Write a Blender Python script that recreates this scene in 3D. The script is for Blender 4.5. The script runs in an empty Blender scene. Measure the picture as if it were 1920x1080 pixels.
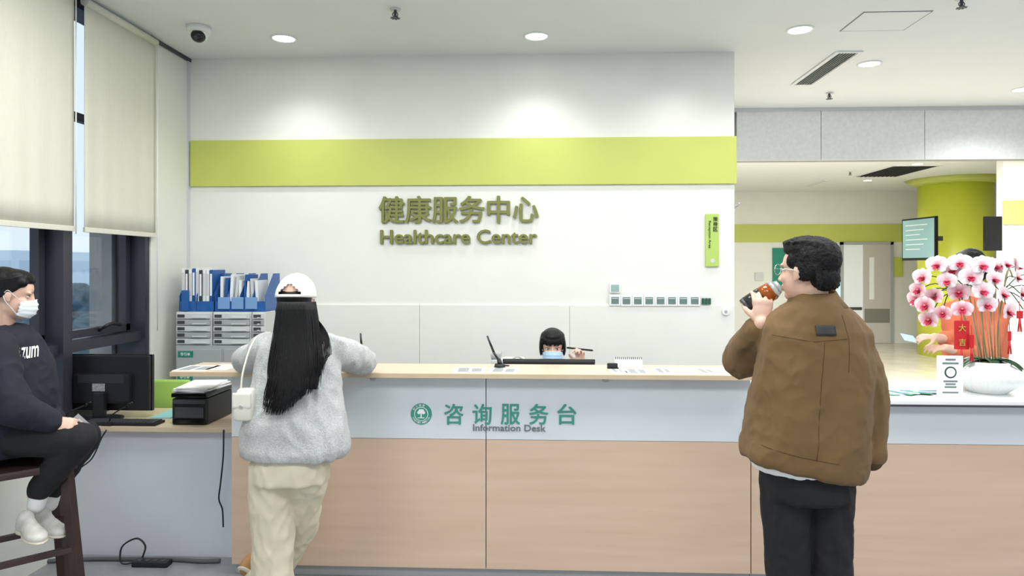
import bpy, bmesh, math, random, time
from mathutils import Vector, Matrix, Euler, noise
from mathutils.bvhtree import BVHTree
random.seed(7); T0=time.time()
scene=bpy.context.scene
CAMZ=1.65; F=1280.0; TH=math.radians(2.46); C=math.cos(TH); S=math.sin(TH)
def P(px,py,Y):
    t=(px-960)/F; X=Y*(t*C-S)/(C+t*S); zc=Y*C-X*S
    return Vector((X,Y,CAMZ-(py-500)*zc/F))
CEIL=3.265
# ---------------------------------------------------------------- materials
def lin(c):
    c=c/255.0
    return c/12.92 if c<=0.04045 else ((c+0.055)/1.055)**2.4
def col(rgb): return (lin(rgb[0]),lin(rgb[1]),lin(rgb[2]),1)
def mat(name,rgb,rough=.6,metal=0,bump=0,bscale=60,var=0,vscale=4,stretch=(1,1,1),emis=0,spec=.5,trans=0,coat=0,sheen=0,rgb2=None):
    m=bpy.data.materials.new(name); m.use_nodes=True; nt=m.node_tree; b=nt.nodes['Principled BSDF']
    b.inputs['Base Color'].default_value=col(rgb); b.inputs['Roughness'].default_value=rough
    b.inputs['Metallic'].default_value=metal; b.inputs['Specular IOR Level'].default_value=spec
    b.inputs['Transmission Weight'].default_value=trans; b.inputs['Coat Weight'].default_value=coat
    b.inputs['Sheen Weight'].default_value=sheen
    if emis: b.inputs['Emission Color'].default_value=col(rgb); b.inputs['Emission Strength'].default_value=emis
    tc=nt.nodes.new('ShaderNodeTexCoord'); mp=nt.nodes.new('ShaderNodeMapping'); mp.inputs['Scale'].default_value=stretch
    nt.links.new(tc.outputs['Object'],mp.inputs['Vector'])
    if var or rgb2:
        n=nt.nodes.new('ShaderNodeTexNoise'); n.inputs['Scale'].default_value=vscale; n.inputs['Detail'].default_value=5
        nt.links.new(mp.outputs[0],n.inputs['Vector'])
        r=nt.nodes.new('ShaderNodeValToRGB'); r.color_ramp.elements[0].position=.3; r.color_ramp.elements[1].position=.7
        k=rgb2 if rgb2 else tuple(max(0,x*(1-var)) for x in rgb)
        r.color_ramp.elements[0].color=col(k); r.color_ramp.elements[1].color=col(rgb)
        nt.links.new(n.outputs['Fac'],r.inputs[0]); nt.links.new(r.outputs[0],b.inputs['Base Color'])
    if bump:
        n2=nt.nodes.new('ShaderNodeTexNoise'); n2.inputs['Scale'].default_value=bscale; n2.inputs['Detail'].default_value=4
        nt.links.new(mp.outputs[0],n2.inputs['Vector'])
        bp=nt.nodes.new('ShaderNodeBump'); bp.inputs['Strength'].default_value=bump; bp.inputs['Distance'].default_value=.01
        nt.links.new(n2.outputs['Fac'],bp.inputs['Height']); nt.links.new(bp.outputs[0],b.inputs['Normal'])
    return m
M_wall=mat('wall_paint',(235,236,229),.5,bump=.03,bscale=40,var=.015)
M_panel=mat('wall_panel',(232,233,226),.4,var=.015)
M_wallL=mat('wall_cream',(228,229,219),.6,var=.02)
M_ceil=mat('ceiling_paint',(230,234,234),.8,var=.01)
M_lime=mat('lime_paint',(198,207,104),.5,var=.03,vscale=2)
M_limecol=mat('lime_column',(214,220,74),.4)
M_floor=mat('floor_tile',(150,152,154),.25,var=.12,vscale=8)
M_floor2=mat('floor_stone',(212,202,182),.2,var=.08,vscale=3)
M_groove=mat('groove_dark',(140,142,138),.8)
M_frame=mat('window_frame',(50,49,58),.4,bump=.02)
M_blind=mat('blind_fabric',(218,216,201),.9,bump=.06,bscale=300,var=.02,vscale=60,stretch=(1,1,.2))
M_white=mat('white_plastic',(236,238,238),.35)
M_offw=mat('white_laminate',(218,225,229),.35,var=.03,vscale=2)
M_deskp=mat('desk_panel',(220,225,233),.4,var=.03,vscale=3)
M_wood=mat('pale_wood',(216,190,167),.4,rgb2=(206,179,155),vscale=3,stretch=(.35,1,6),bump=.02,bscale=20)
M_top=mat('counter_top',(218,198,172),.3,rgb2=(208,186,158),vscale=3,stretch=(.5,6,1))
M_edge=mat('top_edge',(208,186,156),.4,var=.05,vscale=6)
M_black=mat('black_plastic',(24,24,27),.45,bump=.03,bscale=200)
M_blackg=mat('black_gloss',(14,14,16),.15)
M_dgrey=mat('dark_grey',(62,64,68),.5)
M_grey=mat('grey_plastic',(168,171,172),.45)
M_lgrey=mat('light_grey',(206,209,208),.4)
M_metal=mat('chrome_metal',(200,202,205),.2,metal=1)
M_olive=mat('olive_letter',(122,126,60),.5)
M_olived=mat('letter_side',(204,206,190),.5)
M_teal=mat('teal_ink',(62,150,130),.5)
M_tealp=mat('teal_plate',(24,132,110),.5)
M_greyink=mat('grey_ink',(112,122,122),.5)
M_dgreen=mat('dark_green',(30,86,70),.5)
M_whiteink=mat('white_ink',(245,246,246),.5)
M_blackink=mat('black_ink',(38,42,38),.6)
M_blue=mat('blue_plastic',(42,98,168),.35,var=.1,vscale=30)
M_lblue=mat('pale_blue_plastic',(120,160,204),.35)
M_paper=mat('paper',(240,241,240),.7)
M_paperg=mat('printed_grey',(176,180,182),.7,var=.3,vscale=90)
M_green=mat('chair_green',(158,196,92),.5)
M_skin=mat('skin',(224,184,162),.5,bump=.03,bscale=200,var=.04,vscale=12)
M_hair=mat('black_hair',(9,8,10),.45,bump=.2,bscale=140,stretch=(1,1,.05),spec=.25)
M_hairs=mat('black_hair_short',(13,11,12),.55,bump=.5,bscale=160,spec=.25)
M_jacket=mat('brown_cotton',(114,88,52),.88,bump=.08,bscale=500,var=.08,vscale=5,sheen=.05)
M_jacketd=mat('brown_seam',(82,61,33),.9)
M_blackc=mat('black_cloth',(24,23,28),.85,bump=.1,bscale=200,var=.2)
M_navy=mat('navy_cloth',(26,29,44),.85,bump=.1,bscale=250,var=.15)
M_knit=mat('grey_knit',(196,198,197),.95,bump=.5,bscale=170,rgb2=(172,175,175),vscale=110,sheen=.15)
M_cream=mat('cream_trouser',(220,212,188),.85,bump=.1,bscale=200,var=.05)
M_cap=mat('cap_cotton',(234,233,224),.85,bump=.1,bscale=300)
M_orange=mat('orange_cloth',(222,116,80),.85,bump=.2,bscale=200,var=.1)
M_mask=mat('mask_cloth',(232,240,244),.8,bump=.08,bscale=60,stretch=(1,1,6))
M_maskb=mat('mask_blue',(178,208,232),.8)
M_bag=mat('bag_leather',(230,227,214),.45)
M_stool=mat('stool_wood',(66,46,44),.45,var=.25,vscale=8)
M_brown=mat('shoe_tan',(170,128,84),.7)
M_sole=mat('shoe_sole',(214,206,188),.7)
M_shoe=mat('shoe_white',(226,224,216),.6,var=.12,vscale=30)
M_pot=mat('ceramic_white',(236,238,236),.25)
M_leaf=mat('orchid_leaf',(34,74,44),.35)
M_stem=mat('orchid_stem',(140,142,92),.5)
M_red=mat('red_silk',(196,28,38),.45)
M_eye=mat('eye_white',(222,218,214),.3); M_iris=mat('iris_dark',(26,18,16),.15)
M_brow=mat('brow',(60,46,42),.8); M_lip=mat('lip',(196,124,116),.5)
M_concr=mat('facade_stone',(160,156,152),.8,var=.1)
M_emit=mat('lamp_glow',(255,255,252),.5,emis=9)
M_screen=mat('tv_screen',(128,160,160),.2,emis=.35)
M_tea=mat('amber_tea',(170,88,26),.08,trans=.3)
M_bglass=mat('bottle_dark',(44,42,46),.12)
M_clear=mat('clear_plastic',(216,220,220),.08,trans=.6)
M_bulk=mat('bulkhead_glaze',(240,243,242),.3,bump=.06,bscale=60,var=.04,vscale=30)
M_gold=mat('gold',(230,190,90),.3,metal=.6)
M_rock=mat('rocker_green',(104,130,124),.4)
M_petal=bpy.data.materials.new('petal'); M_petal.use_nodes=True
_n=M_petal.node_tree; _b=_n.nodes['Principled BSDF']; _a=_n.nodes.new('ShaderNodeAttribute'); _a.attribute_name='Col'
_n.links.new(_a.outputs['Color'],_b.inputs['Base Color']); _b.inputs['Roughness'].default_value=.6
M_wglass=bpy.data.materials.new('window_glass'); M_wglass.use_nodes=True
nt=M_wglass.node_tree; nt.nodes.clear()
o=nt.nodes.new('ShaderNodeOutputMaterial'); mx=nt.nodes.new('ShaderNodeMixShader'); tr=nt.nodes.new('ShaderNodeBsdfTransparent'); gl=nt.nodes.new('ShaderNodeBsdfGlossy')
gl.inputs['Roughness'].default_value=.03; tr.inputs['Color'].default_value=(.9,.95,.98,1); mx.inputs[0].default_value=.06
nt.links.new(tr.outputs[0],mx.inputs[1]); nt.links.new(gl.outputs[0],mx.inputs[2]); nt.links.new(mx.outputs[0],o.inputs[0])

# ---------------------------------------------------------------- geometry helpers
WL={}
def link(ob): scene.collection.objects.link(ob); return ob
def recenter(ob,origin=None):
    me=ob.data
    if origin is None:
        xs=[v.co.x for v in me.vertices]; ys=[v.co.y for v in me.vertices]; zs=[v.co.z for v in me.vertices]
        origin=Vector(((min(xs)+max(xs))/2,(min(ys)+max(ys))/2,(min(zs)+max(zs))/2))
    me.transform(Matrix.Translation(-origin)); ob.location=origin; WL[ob]=origin.copy(); return ob
def frombm(name,bm,m,smooth=True,origin=None):
    me=bpy.data.meshes.new(name); bmesh.ops.recalc_face_normals(bm,faces=bm.faces); bm.to_mesh(me); bm.free()
    for mm in (m if isinstance(m,(list,tuple)) else [m]): me.materials.append(mm)
    if smooth:
        for p in me.polygons: p.use_smooth=True
    ob=bpy.data.objects.new(name,me); link(ob); recenter(ob,origin); return ob
def top(name,label,cat,loc=(0,0,0),group=None):
    e=bpy.data.objects.new(name,None); e.empty_display_size=.1; e.location=Vector(loc); link(e); WL[e]=Vector(loc)
    e['label']=label; e['category']=cat
    if group: e['group']=group
    return e
def tag(ob,label,cat,group=None):
    ob['label']=label; ob['category']=cat
    if group: ob['group']=group
    return ob
def struct(ob): ob['kind']='structure'; return ob
def attach(par,*obs):
    for ob in obs:
        ob.parent=par; ob.location=WL[ob]-WL[par]
    return obs[0]
def T(v): return Matrix.Translation(Vector(v))
def bbox(bm,x0,x1,y0,y1,z0,z1,bev=0,mtx=None,seg=2):
    b2=bmesh.new(); bmesh.ops.create_cube(b2,size=1)
    for v in b2.verts: v.co=Vector(((x0+x1)/2+v.co.x*(x1-x0),(y0+y1)/2+v.co.y*(y1-y0),(z0+z1)/2+v.co.z*(z1-z0)))
    if bev: bmesh.ops.bevel(b2,geom=b2.edges[:],offset=bev,segments=seg,affect='EDGES',profile=.7)
    mp=[bm.verts.new(mtx@v.co if mtx is not None else v.co) for v in b2.verts]; b2.verts.index_update()
    for f in b2.faces: bm.faces.new([mp[v.index] for v in f.verts])
    b2.free()
def box(name,x0,x1,y0,y1,z0,z1,m,bev=0):
    bm=bmesh.new(); bbox(bm,x0,x1,y0,y1,z0,z1,bev); return frombm(name,bm,m,False)
_sc={}
def sph(u,v):
    if (u,v) not in _sc:
        V_=[Vector((0,0,1))]
        for i in range(1,v):
            a=math.pi*i/v
            for k in range(u): b=2*math.pi*k/u; V_.append(Vector((math.sin(a)*math.cos(b),math.sin(a)*math.sin(b),math.cos(a))))
        V_.append(Vector((0,0,-1))); Fc=[]
        for k in range(u): Fc.append((0,1+k,1+(k+1)%u))
        for i in range(v-2):
            for k in range(u): a=1+i*u; Fc.append((a+k,a+u+k,a+u+(k+1)%u,a+(k+1)%u))
        a=1+(v-2)*u
        for k in range(u): Fc.append((a+k,a+u,a+(k+1)%u))
        _sc[(u,v)]=(V_,Fc)
    return _sc[(u,v)]
def ell(bm,c,r,M=None,u=18,v=12):
    mm=T(c)@Matrix.Diagonal((r[0],r[1],r[2],1))
    if M is not None: mm=M@mm
    V_,Fc=sph(u,v); vs=[bm.verts.new(mm@p) for p in V_]
    for f in Fc: bm.faces.new([vs[i] for i in f])
def frus(bm,p0,p1,r0,r1,seg=18):
    p0=Vector(p0);p1=Vector(p1); d=p1-p0
    if d.length<1e-6: return
    q=d.to_track_quat('Z','Y').to_matrix(); X=q.col[0]; Y_=q.col[1]; a=[];b=[]
    for k in range(seg):
        t=2*math.pi*k/seg; e=X*math.cos(t)+Y_*math.sin(t); a.append(bm.verts.new(p0+e*r0)); b.append(bm.verts.new(p1+e*r1))
    for k in range(seg): j=(k+1)%seg; bm.faces.new((a[k],a[j],b[j],b[k]))
    bm.faces.new(a[::-1]); bm.faces.new(b)
def tube(bm,pts,rad,seg=16):
    for i in range(len(pts)):
        r=rad[i]; ell(bm,pts[i],(r,r,r),u=seg,v=10)
        if i: frus(bm,pts[i-1],pts[i],rad[i-1],rad[i],seg)
def cyl(name,p0,p1,r0,r1,m,seg=28):
    bm=bmesh.new(); frus(bm,p0,p1,r0,r1,seg); ob=frombm(name,bm,m,False)
    for p in ob.data.polygons: p.use_smooth=len(p.vertices)==4
    return ob
def catmull(pts,n=6):
    pts=[Vector(p) for p in pts]; out=[]
    for i in range(len(pts)-1):
        a=pts[max(i-1,0)];b=pts[i];c=pts[i+1];d=pts[min(i+2,len(pts)-1)]
        for k in range(n):
            t=k/n; out.append(.5*((2*b)+(-a+c)*t+(2*a-5*b+4*c-d)*t*t+(-a+3*b-3*c+d)*t**3))
    out.append(pts[-1]); return out
def sweepbm(bm,pts,r,seg=8,n=6,r1=None,pw=1):
    pp=catmull(pts,n) if n>1 else [Vector(p) for p in pts]; N=len(pp); prev=None; rings=[]
    for i,p in enumerate(pp):
        d=(pp[min(i+1,N-1)]-pp[max(i-1,0)]).normalized()
        up=Vector((0,0,1)) if prev is None else prev
        if abs(d.dot(up))>.98: up=Vector((1,0,0)) if prev is None else prev
        x=d.cross(up).normalized(); up=x.cross(d).normalized(); prev=up
        rr=r if r1 is None else r+(r1-r)*(i/(N-1))**pw
        rings.append([bm.verts.new(p+x*math.cos(2*math.pi*k/seg)*rr+up*math.sin(2*math.pi*k/seg)*rr) for k in range(seg)])
    for i in range(N-1):
        for k in range(seg):
            bm.faces.new((rings[i][k],rings[i][(k+1)%seg],rings[i+1][(k+1)%seg],rings[i+1][k]))
    bm.faces.new(rings[0]); bm.faces.new(rings[-1][::-1])
def sweep(name,pts,r,m,**k):
    bm=bmesh.new(); sweepbm(bm,pts,r,**k); return frombm(name,bm,m)
def ringpts(c,rx,ry,seg,tx=0,ty=0,yaw=0,pw=2.3):
    out=[]; cy,sy=math.cos(yaw),math.sin(yaw)
    for k in range(seg):
        a=2*math.pi*k/seg; ca,sa=math.cos(a),math.sin(a)
        x=rx*math.copysign(abs(ca)**(2/pw),ca); y=ry*math.copysign(abs(sa)**(2/pw),sa)
        X=x*cy-y*sy; Yy=x*sy+y*cy
        out.append(Vector((c[0]+X,c[1]+Yy,c[2]+tx*X+ty*Yy)))
    return out
def loft(bm,rings,seg=36,cap=True,pw=2.3):
    R=[]
    for r in rings:
        c,rx,ry=r[0],r[1],r[2]; tx=r[3] if len(r)>3 else 0; ty=r[4] if len(r)>4 else 0; yw=r[5] if len(r)>5 else 0
        R.append([bm.verts.new(p) for p in ringpts(c,rx,ry,seg,tx,ty,yw,pw)])
    for i in range(len(R)-1):
        for k in range(seg): bm.faces.new((R[i][k],R[i][(k+1)%seg],R[i+1][(k+1)%seg],R[i+1][k]))
    if cap: bm.faces.new(R[0]); bm.faces.new(R[-1][::-1])
def applymods(ob):
    dg=bpy.context.evaluated_depsgraph_get(); dg.update()
    me=bpy.data.meshes.new_from_object(ob.evaluated_get(dg)); old=ob.data; ob.modifiers.clear(); ob.data=me; bpy.data.meshes.remove(old)
def remesh(name,bm,voxel,m,smooth=4,wr=()):
    me=bpy.data.meshes.new(name); bmesh.ops.recalc_face_normals(bm,faces=bm.faces); bm.to_mesh(me); bm.free(); me.materials.append(m)
    ob=bpy.data.objects.new(name,me); link(ob)
    r=ob.modifiers.new('r','REMESH'); r.mode='VOXEL'; r.voxel_size=voxel; r.use_smooth_shade=True
    if smooth:
        s=ob.modifiers.new('s','SMOOTH'); s.factor=.5; s.iterations=smooth
    applymods(ob)
    if not ob.data.materials: ob.data.materials.append(m)
    for (amp,sc,seed) in wr: wrinkle(ob,amp,sc,seed)
    recenter(ob); return ob
def wrinkle(ob,amp,sc,seed=0):
    me=ob.data; nn=[v.normal.copy() for v in me.vertices]; sv=Vector((seed*3.1,seed*1.7,seed*2.3))
    for v,n in zip(me.vertices,nn):
        q=Vector((v.co.x*sc[0],v.co.y*sc[1],v.co.z*sc[2]))+sv
        w=noise.noise(q+Vector((noise.noise(q*.5)*1.2,0,0)))
        v.co=v.co+n*amp*((1-abs(w)*2.4))
    me.update()
def openloft(name,rings,thick,m,seg=36,smooth=True):
    bm=bmesh.new(); loft(bm,rings,seg,cap=False); ob=frombm(name,bm,m,smooth)
    s=ob.modifiers.new('s','SOLIDIFY'); s.thickness=thick; s.offset=0; applymods(ob); return ob
def bvh_of(ob):
    me=ob.data; o=WL[ob]
    return BVHTree.FromPolygons([v.co+o for v in me.vertices],[tuple(p.vertices) for p in me.polygons])
def text(name,s,w,h,center,m,rot=None,ext=.002,off=0,layer=.00012):
    cu=bpy.data.curves.new(name,'FONT'); cu.body=s; cu.extrude=ext; cu.resolution_u=3; cu.align_x='LEFT'
    ob=bpy.data.objects.new(name,cu); link(ob)
    dg=bpy.context.evaluated_depsgraph_get(); dg.update()
    me=bpy.data.meshes.new_from_object(ob.evaluated_get(dg)); bpy.data.objects.remove(ob)
    if off:   # embolden: shifted copies, each a hair deeper so faces never coincide
        bm=bmesh.new(); dirs=[(0,0),(1,0),(-1,0),(0,.7),(0,-.7),(.7,.5),(-.7,.5),(.7,-.5),(-.7,-.5)]
        for i,(dx,dy) in enumerate(dirs):
            m2=me.copy(); m2.transform(T((dx*off,dy*off,i*layer))); bm.from_mesh(m2); bpy.data.meshes.remove(m2)
        bm.to_mesh(me); bm.free()
    xs=[v.co.x for v in me.vertices]; ys=[v.co.y for v in me.vertices]
    x0,x1,y0,y1=min(xs),max(xs),min(ys),max(ys)
    sx=w/(x1-x0) if w else None; sy=h/(y1-y0) if h else None
    if sx is None: sx=sy
    if sy is None: sy=sx
    mm=Matrix.Diagonal((sx,sy,1,1))@T((-(x0+x1)/2,-(y0+y1)/2,0))
    up=Matrix.Rotation(math.pi/2,4,'X')
    R=(rot.to_4x4() if rot is not None else Matrix.Identity(4))@up
    me.transform(R@mm); me.materials.clear(); me.materials.append(m)
    ob=bpy.data.objects.new(name,me); link(ob); ob.location=Vector(center); WL[ob]=Vector(center); return ob
def copything(ob,newloc,rotz=None):
    n=ob.copy(); link(n); n.location=Vector(newloc); WL[n]=Vector(newloc)
    if rotz is not None: n.rotation_euler=(0,0,rotz)
    for c in ob.children:
        k=c.copy(); link(k); k.parent=n
        for g in c.children:
            kk=g.copy(); link(kk); kk.parent=k
    return n

# ---------------------------------------------------------------- camera, world
cam=bpy.data.cameras.new('camera'); cam.lens=F/1920*36; cam.sensor_width=36; cam.shift_y=-40/1920; cam.clip_end=300
co=bpy.data.objects.new('camera',cam); link(co); co.location=(0,0,CAMZ); co.rotation_euler=(math.pi/2,0,TH); scene.camera=co
w=bpy.data.worlds.new('world'); scene.world=w; w.use_nodes=True; nt=w.node_tree; bg=nt.nodes['Background']
tc=nt.nodes.new('ShaderNodeTexCoord'); sp=nt.nodes.new('ShaderNodeSeparateXYZ'); ma=nt.nodes.new('ShaderNodeMath'); ma.operation='MULTIPLY_ADD'; ma.inputs[1].default_value=.5; ma.inputs[2].default_value=.5
rp=nt.nodes.new('ShaderNodeValToRGB')
nt.links.new(tc.outputs['Generated'],sp.inputs[0]); nt.links.new(sp.outputs['Z'],ma.inputs[0]); nt.links.new(ma.outputs[0],rp.inputs[0])
rp.color_ramp.elements[0].position=.44; rp.color_ramp.elements[0].color=(.34,.43,.53,1)
rp.color_ramp.elements[1].position=.512; rp.color_ramp.elements[1].color=(.88,.92,.95,1)
k=rp.color_ramp.elements.new(.492); k.color=(.54,.65,.76,1)
nt.links.new(rp.outputs[0],bg.inputs[0]); bg.inputs[1].default_value=1.2
scene.view_settings.view_transform='Standard'; scene.view_settings.look='None'

# ---------------------------------------------------------------- room shell
WY=5.2; XL=-2.74; XR=1.45; FARY=15.0
struct(box('floor',-2.95,9,-3.2,16,-.06,0,M_floor))
struct(box('trim_1',1.45,8.9,6.2,FARY,0.0,.006,M_floor2))
struct(box('ceiling',-2.95,9,-3.2,16,CEIL,CEIL+.1,M_ceil))
struct(box('wall_back',XL-.2,XR,WY,WY+.15,0,CEIL,M_wall))
struct(box('wall_far',XR,9,FARY,FARY+.15,0,CEIL,M_wall))
struct(box('wall_corner',XL-.21,XL,4.68,WY,0,CEIL,M_wallL))
struct(box('wall_left',XL-.21,XL,-3.2,4.68,0,.72,M_wallL))
struct(box('wall_side',8.9,9,5,16,0,CEIL,M_wall))
struct(box('wall_hall',XR-.15,XR,WY+.15,FARY,0,CEIL,M_wall))
bm=bmesh.new()
xs=[XL+.002]+[P(x,570,WY).x for x in (497,787,1068)]+[XR]
for a,b in zip(xs[:-1],xs[1:]): bbox(bm,a+.0012,b-.0012,WY-.012,WY+.001,.02,1.357,.0015)
struct(frombm('trim_2',bm,M_panel,False))
struct(box('trim_3',XL+.02,XR+.012,WY-.022,WY+.001,2.272,2.628,M_lime,.003))
struct(box('trim_4',XR,8.9,FARY-.03,FARY,2.18,2.56,M_lime))
struct(box('trim_5',XL,XL+.02,4.66,WY,CEIL-.025,CEIL,M_dgrey))
struct(box('trim_6',XL-.001,XL+.012,5.165,WY,0,CEIL-.02,M_lgrey))
BY=7.1; struct(box('wall_bulkhead',XR,9,BY,BY+.15,2.74,CEIL,M_groove))
bm=bmesh.new()
for a,b in ((1538,1380),(1732,1538),(1926,1732),(2150,1926)):
    bbox(bm,P(b,250,BY).x+.003,P(a,250,BY).x-.003,BY-.02,BY,2.735,CEIL-.03,.003)
struct(frombm('trim_7',bm,M_bulk,False))
struct(box('trim_8',XR,9,BY-.05,BY+.0,CEIL-.03,CEIL,M_lgrey))
nx=P(1881,400,10.3).x
struct(box('wall_right',nx,9,10.3,10.45,0,CEIL,M_wall))
struct(box('trim_9',nx-.01,9,10.27,10.3,2.27,2.62,M_lime))
struct(box('trim_10',XR,8.8,FARY-.015,FARY,0,1.85,M_panel,.003))
def window(name,y0,y1):
    bm=bmesh.new(); xi=XL-.04; xo=XL-.21
    bbox(bm,xo,xi,y0-.035,y0+.035,.72,CEIL); bbox(bm,xo,xi+.03,y1-.05,y1,.72,CEIL)
    for z0,z1 in ((.72,.80),(1.14,1.20),(CEIL-.06,CEIL)): bbox(bm,xo,xi,y0+.035,y1-.05,z0,z1)
    f=frombm('frame',bm,M_frame,False)
    bm=bmesh.new(); bbox(bm,xo+.04,xo+.046,y0,y1,.78,CEIL-.04); g=frombm('glass',bm,M_wglass,False)
    bm=bmesh.new(); a,b,c,d=y0+.04,y1-.06,1.21,2.6
    for q in ((a,b,c,c+.05),(a,b,d-.05,d),(a,a+.05,c,d),(b-.05,b,c,d)): bbox(bm,xo+.05,xo+.1,q[0],q[1],q[2],q[3],.004)
    s=frombm('sash',bm,M_frame,False)
    bm=bmesh.new(); sweepbm(bm,[(xo+.10,(a+b)/2,1.24),(xo+.15,(a+b)/2,1.27),(xo+.16,(a+b)/2+.05,1.28),(xo+.155,(a+b)/2+.14,1.265)],.011)
    h=frombm('handle',bm,M_black)
    e=bpy.data.objects.new(name,None); link(e); e.location=(XL-.1,(y0+y1)/2,.72); WL[e]=e.location.copy(); e['kind']='structure'
    attach(e,f,g,s,h); return e
window('window_1',3.90,4.68); window('window_2',3.0,3.865); window('window_3',1.9,2.965)
struct(box('trim_11',XL-.21,XL,-3.2,1.86,.72,CEIL,M_wallL))
def blind(y0,y1,label):
    e=top('roller_blind',label,'blind',(XL+.03,(y0+y1)/2,1.86),'roller blinds over the windows')
    bm=bmesh.new(); N=24; cols=[]
    for i in range(N+1):
        y=y0+(y1-y0)*i/N; dx=.003*math.sin(i*1.3)+.004*noise.noise(Vector((i*.4,y0,0)))
        cols.append([bm.verts.new((XL+.028+dx*(.3+.7*(1-k/10)),y,1.87+(CEIL-1.9)*k/10)) for k in range(11)])
    for i in range(N):
        for k in range(10): bm.faces.new((cols[i][k],cols[i+1][k],cols[i+1][k+1],cols[i][k+1]))
    f=frombm('fabric',bm,M_blind); s=f.modifiers.new('s','SOLIDIFY'); s.thickness=.002; applymods(f)
    r=box('bottom_rail',XL+.02,XL+.036,y0,y1,1.855,1.885,M_blind,.004)
    t=cyl('roller',(XL+.03,y0,CEIL-.04),(XL+.03,y1,CEIL-.04),.025,.025,M_blind)
    c=cyl('pull_chain',(XL+.05,y1-.012,1.2 if y1>4.5 else 1.84),(XL+.05,y1-.012,CEIL-.05),.0035,.0035,M_white,8)
    attach(e,f,r,t,c)
blind(3.05,3.85,'cream roller blind half lowered over a dark window')
blind(3.94,4.69,'cream roller blind beside the corner of the room')
blind(2.1,3.03,'cream roller blind hanging beside the seated person')
# ---- outside
tag(box('facade_pillar',-3.13,-2.97,4.6,5.1,-1,4,M_concr,.004),'grey stone facade pillar outside the window','pillar')
M_hg=mat('glass_haze_glow',(168,186,204),.6,emis=.25)  # haze put into the pale blue colour and a faint glow
def building(x,y,w,d,h,m,label):
    e=top('building',label,'building',(x,y,-12))
    b=box('tower',x-w/2,x+w/2,y-d/2,y+d/2,-12,h,m,.1); bm=bmesh.new()
    for k in range(int((h+12)/3)):
        bbox(bm,x+w/2-.05,x+w/2+.05,y-d/2+.6,y+d/2-.6,-11+k*3,-9.6+k*3); bbox(bm,x-w/2+.6,x+w/2-.6,y-d/2-.05,y-d/2+.05,-11+k*3,-9.6+k*3)
    attach(e,b,frombm('window_bands',bm,M_hg,False))
Mh=mat('wall_haze_glow',(186,200,214),.9,emis=.3)  # distance haze imitated by the pale tint and some emission
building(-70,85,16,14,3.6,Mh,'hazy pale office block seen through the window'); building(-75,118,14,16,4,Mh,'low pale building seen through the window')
M_fol=mat('foliage_haze_glow',(96,116,128),.9,var=.3,vscale=3,emis=.12)  # bluish tint and slight emission paint haze over the leaves
def tree(x,y,z,r,label):
    e=top('tree',label,'tree',(x,y,z-5)); bm=bmesh.new()
    for i in range(30):
        a=random.random()*6.28; q=random.random()*r*.7
        ell(bm,(x+math.cos(a)*q,y+math.sin(a)*q,z+random.uniform(-.6,.6)*r),(r*.28,r*.28,r*.25),u=10,v=8)
    f=remesh('foliage',bm,.06,M_fol,0,[(.09,(5,5,5),1)]); t=cyl('trunk',(x,y,z-5),(x,y,z),.2,.12,M_stool,10); attach(e,t,f)
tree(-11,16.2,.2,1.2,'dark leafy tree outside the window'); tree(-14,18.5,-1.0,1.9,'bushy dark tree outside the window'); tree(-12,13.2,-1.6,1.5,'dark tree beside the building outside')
cx=P(1790,500,13.0); e=top('column','round lime green column with a flared collar','column',(cx.x,13,0))
a=cyl('shaft',(cx.x,13,0),(cx.x,13,CEIL-.1),.6,.6,M_limecol,48); b=cyl('collar',(cx.x,13,CEIL-.11),(cx.x,13,CEIL),.6,.82,M_lime,48); attach(e,a,b)
# ---- ceiling fixtures
def ceilpt(px,py):
    zc=(CEIL-CAMZ)*F/(500-py); t=(px-960)/F; k=(t*C-S)/(C+t*S); Y=zc/(C-k*S); p=P(px,py,Y); return Vector((p.x,p.y,CEIL))
def mk_down(p,r=.075):
    e=top('ceiling_downlight','round white recessed downlight glowing in the ceiling','light',p,'recessed ceiling downlights')
    bm=bmesh.new(); n=36
    prof=[(r*1.22,0),(r*1.22,-.006),(r*1.05,-.010),(r*.98,-.002)]
    R=[[bm.verts.new((p.x+a*math.cos(2*math.pi*k/n),p.y+a*math.sin(2*math.pi*k/n),p.z+z)) for k in range(n)] for a,z in prof]
    for i in range(3):
        for k in range(n): bm.faces.new((R[i][k],R[i][(k+1)%n],R[i+1][(k+1)%n],R[i+1][k]))
    rg=frombm('trim_ring',bm,M_white)
    d=cyl('lens',(p.x,p.y,p.z-.001),(p.x,p.y,p.z-.005),r,r,M_emit,32); attach(e,rg,d); return e
LP=[ceilpt(532,71),ceilpt(1006,67),ceilpt(1500,55),ceilpt(1630,119),ceilpt(1917,167)]
d0=mk_down(LP[0])
for p in LP[1:]: copything(d0,p)
far=[ceilpt(1627,338),ceilpt(1720,307),ceilpt(1553,361)]
for p in far: copything(d0,p)
def spot(p,e,ang=130,blend=1,r=.1):
    l=bpy.data.lights.new('spot_lamp','SPOT'); l.energy=e; l.spot_size=math.radians(ang); l.spot_blend=blend; l.shadow_soft_size=r; l.color=(1,.995,.985)
    o=bpy.data.objects.new('spot_lamp',l); link(o); o.location=p+Vector((0,0,-.03)); return o
for p in LP[:2]: spot(p,38)
spot(LP[2],40); spot(LP[3],90,150); spot(LP[4],110,150); spot(ceilpt(1290,62),22)
for p in far: spot(p,90)
def area(x,y,z,sx,sy,e,color=(.985,.995,1)):
    l=bpy.data.lights.new('added_fill_light','AREA'); l.shape='RECTANGLE'; l.size=sx; l.size_y=sy; l.energy=e; l.color=color  # fill light added for soft brightness, no known fixture
    o=bpy.data.objects.new('added_fill_light',l); link(o); o.location=(x,y,z); return o
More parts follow.
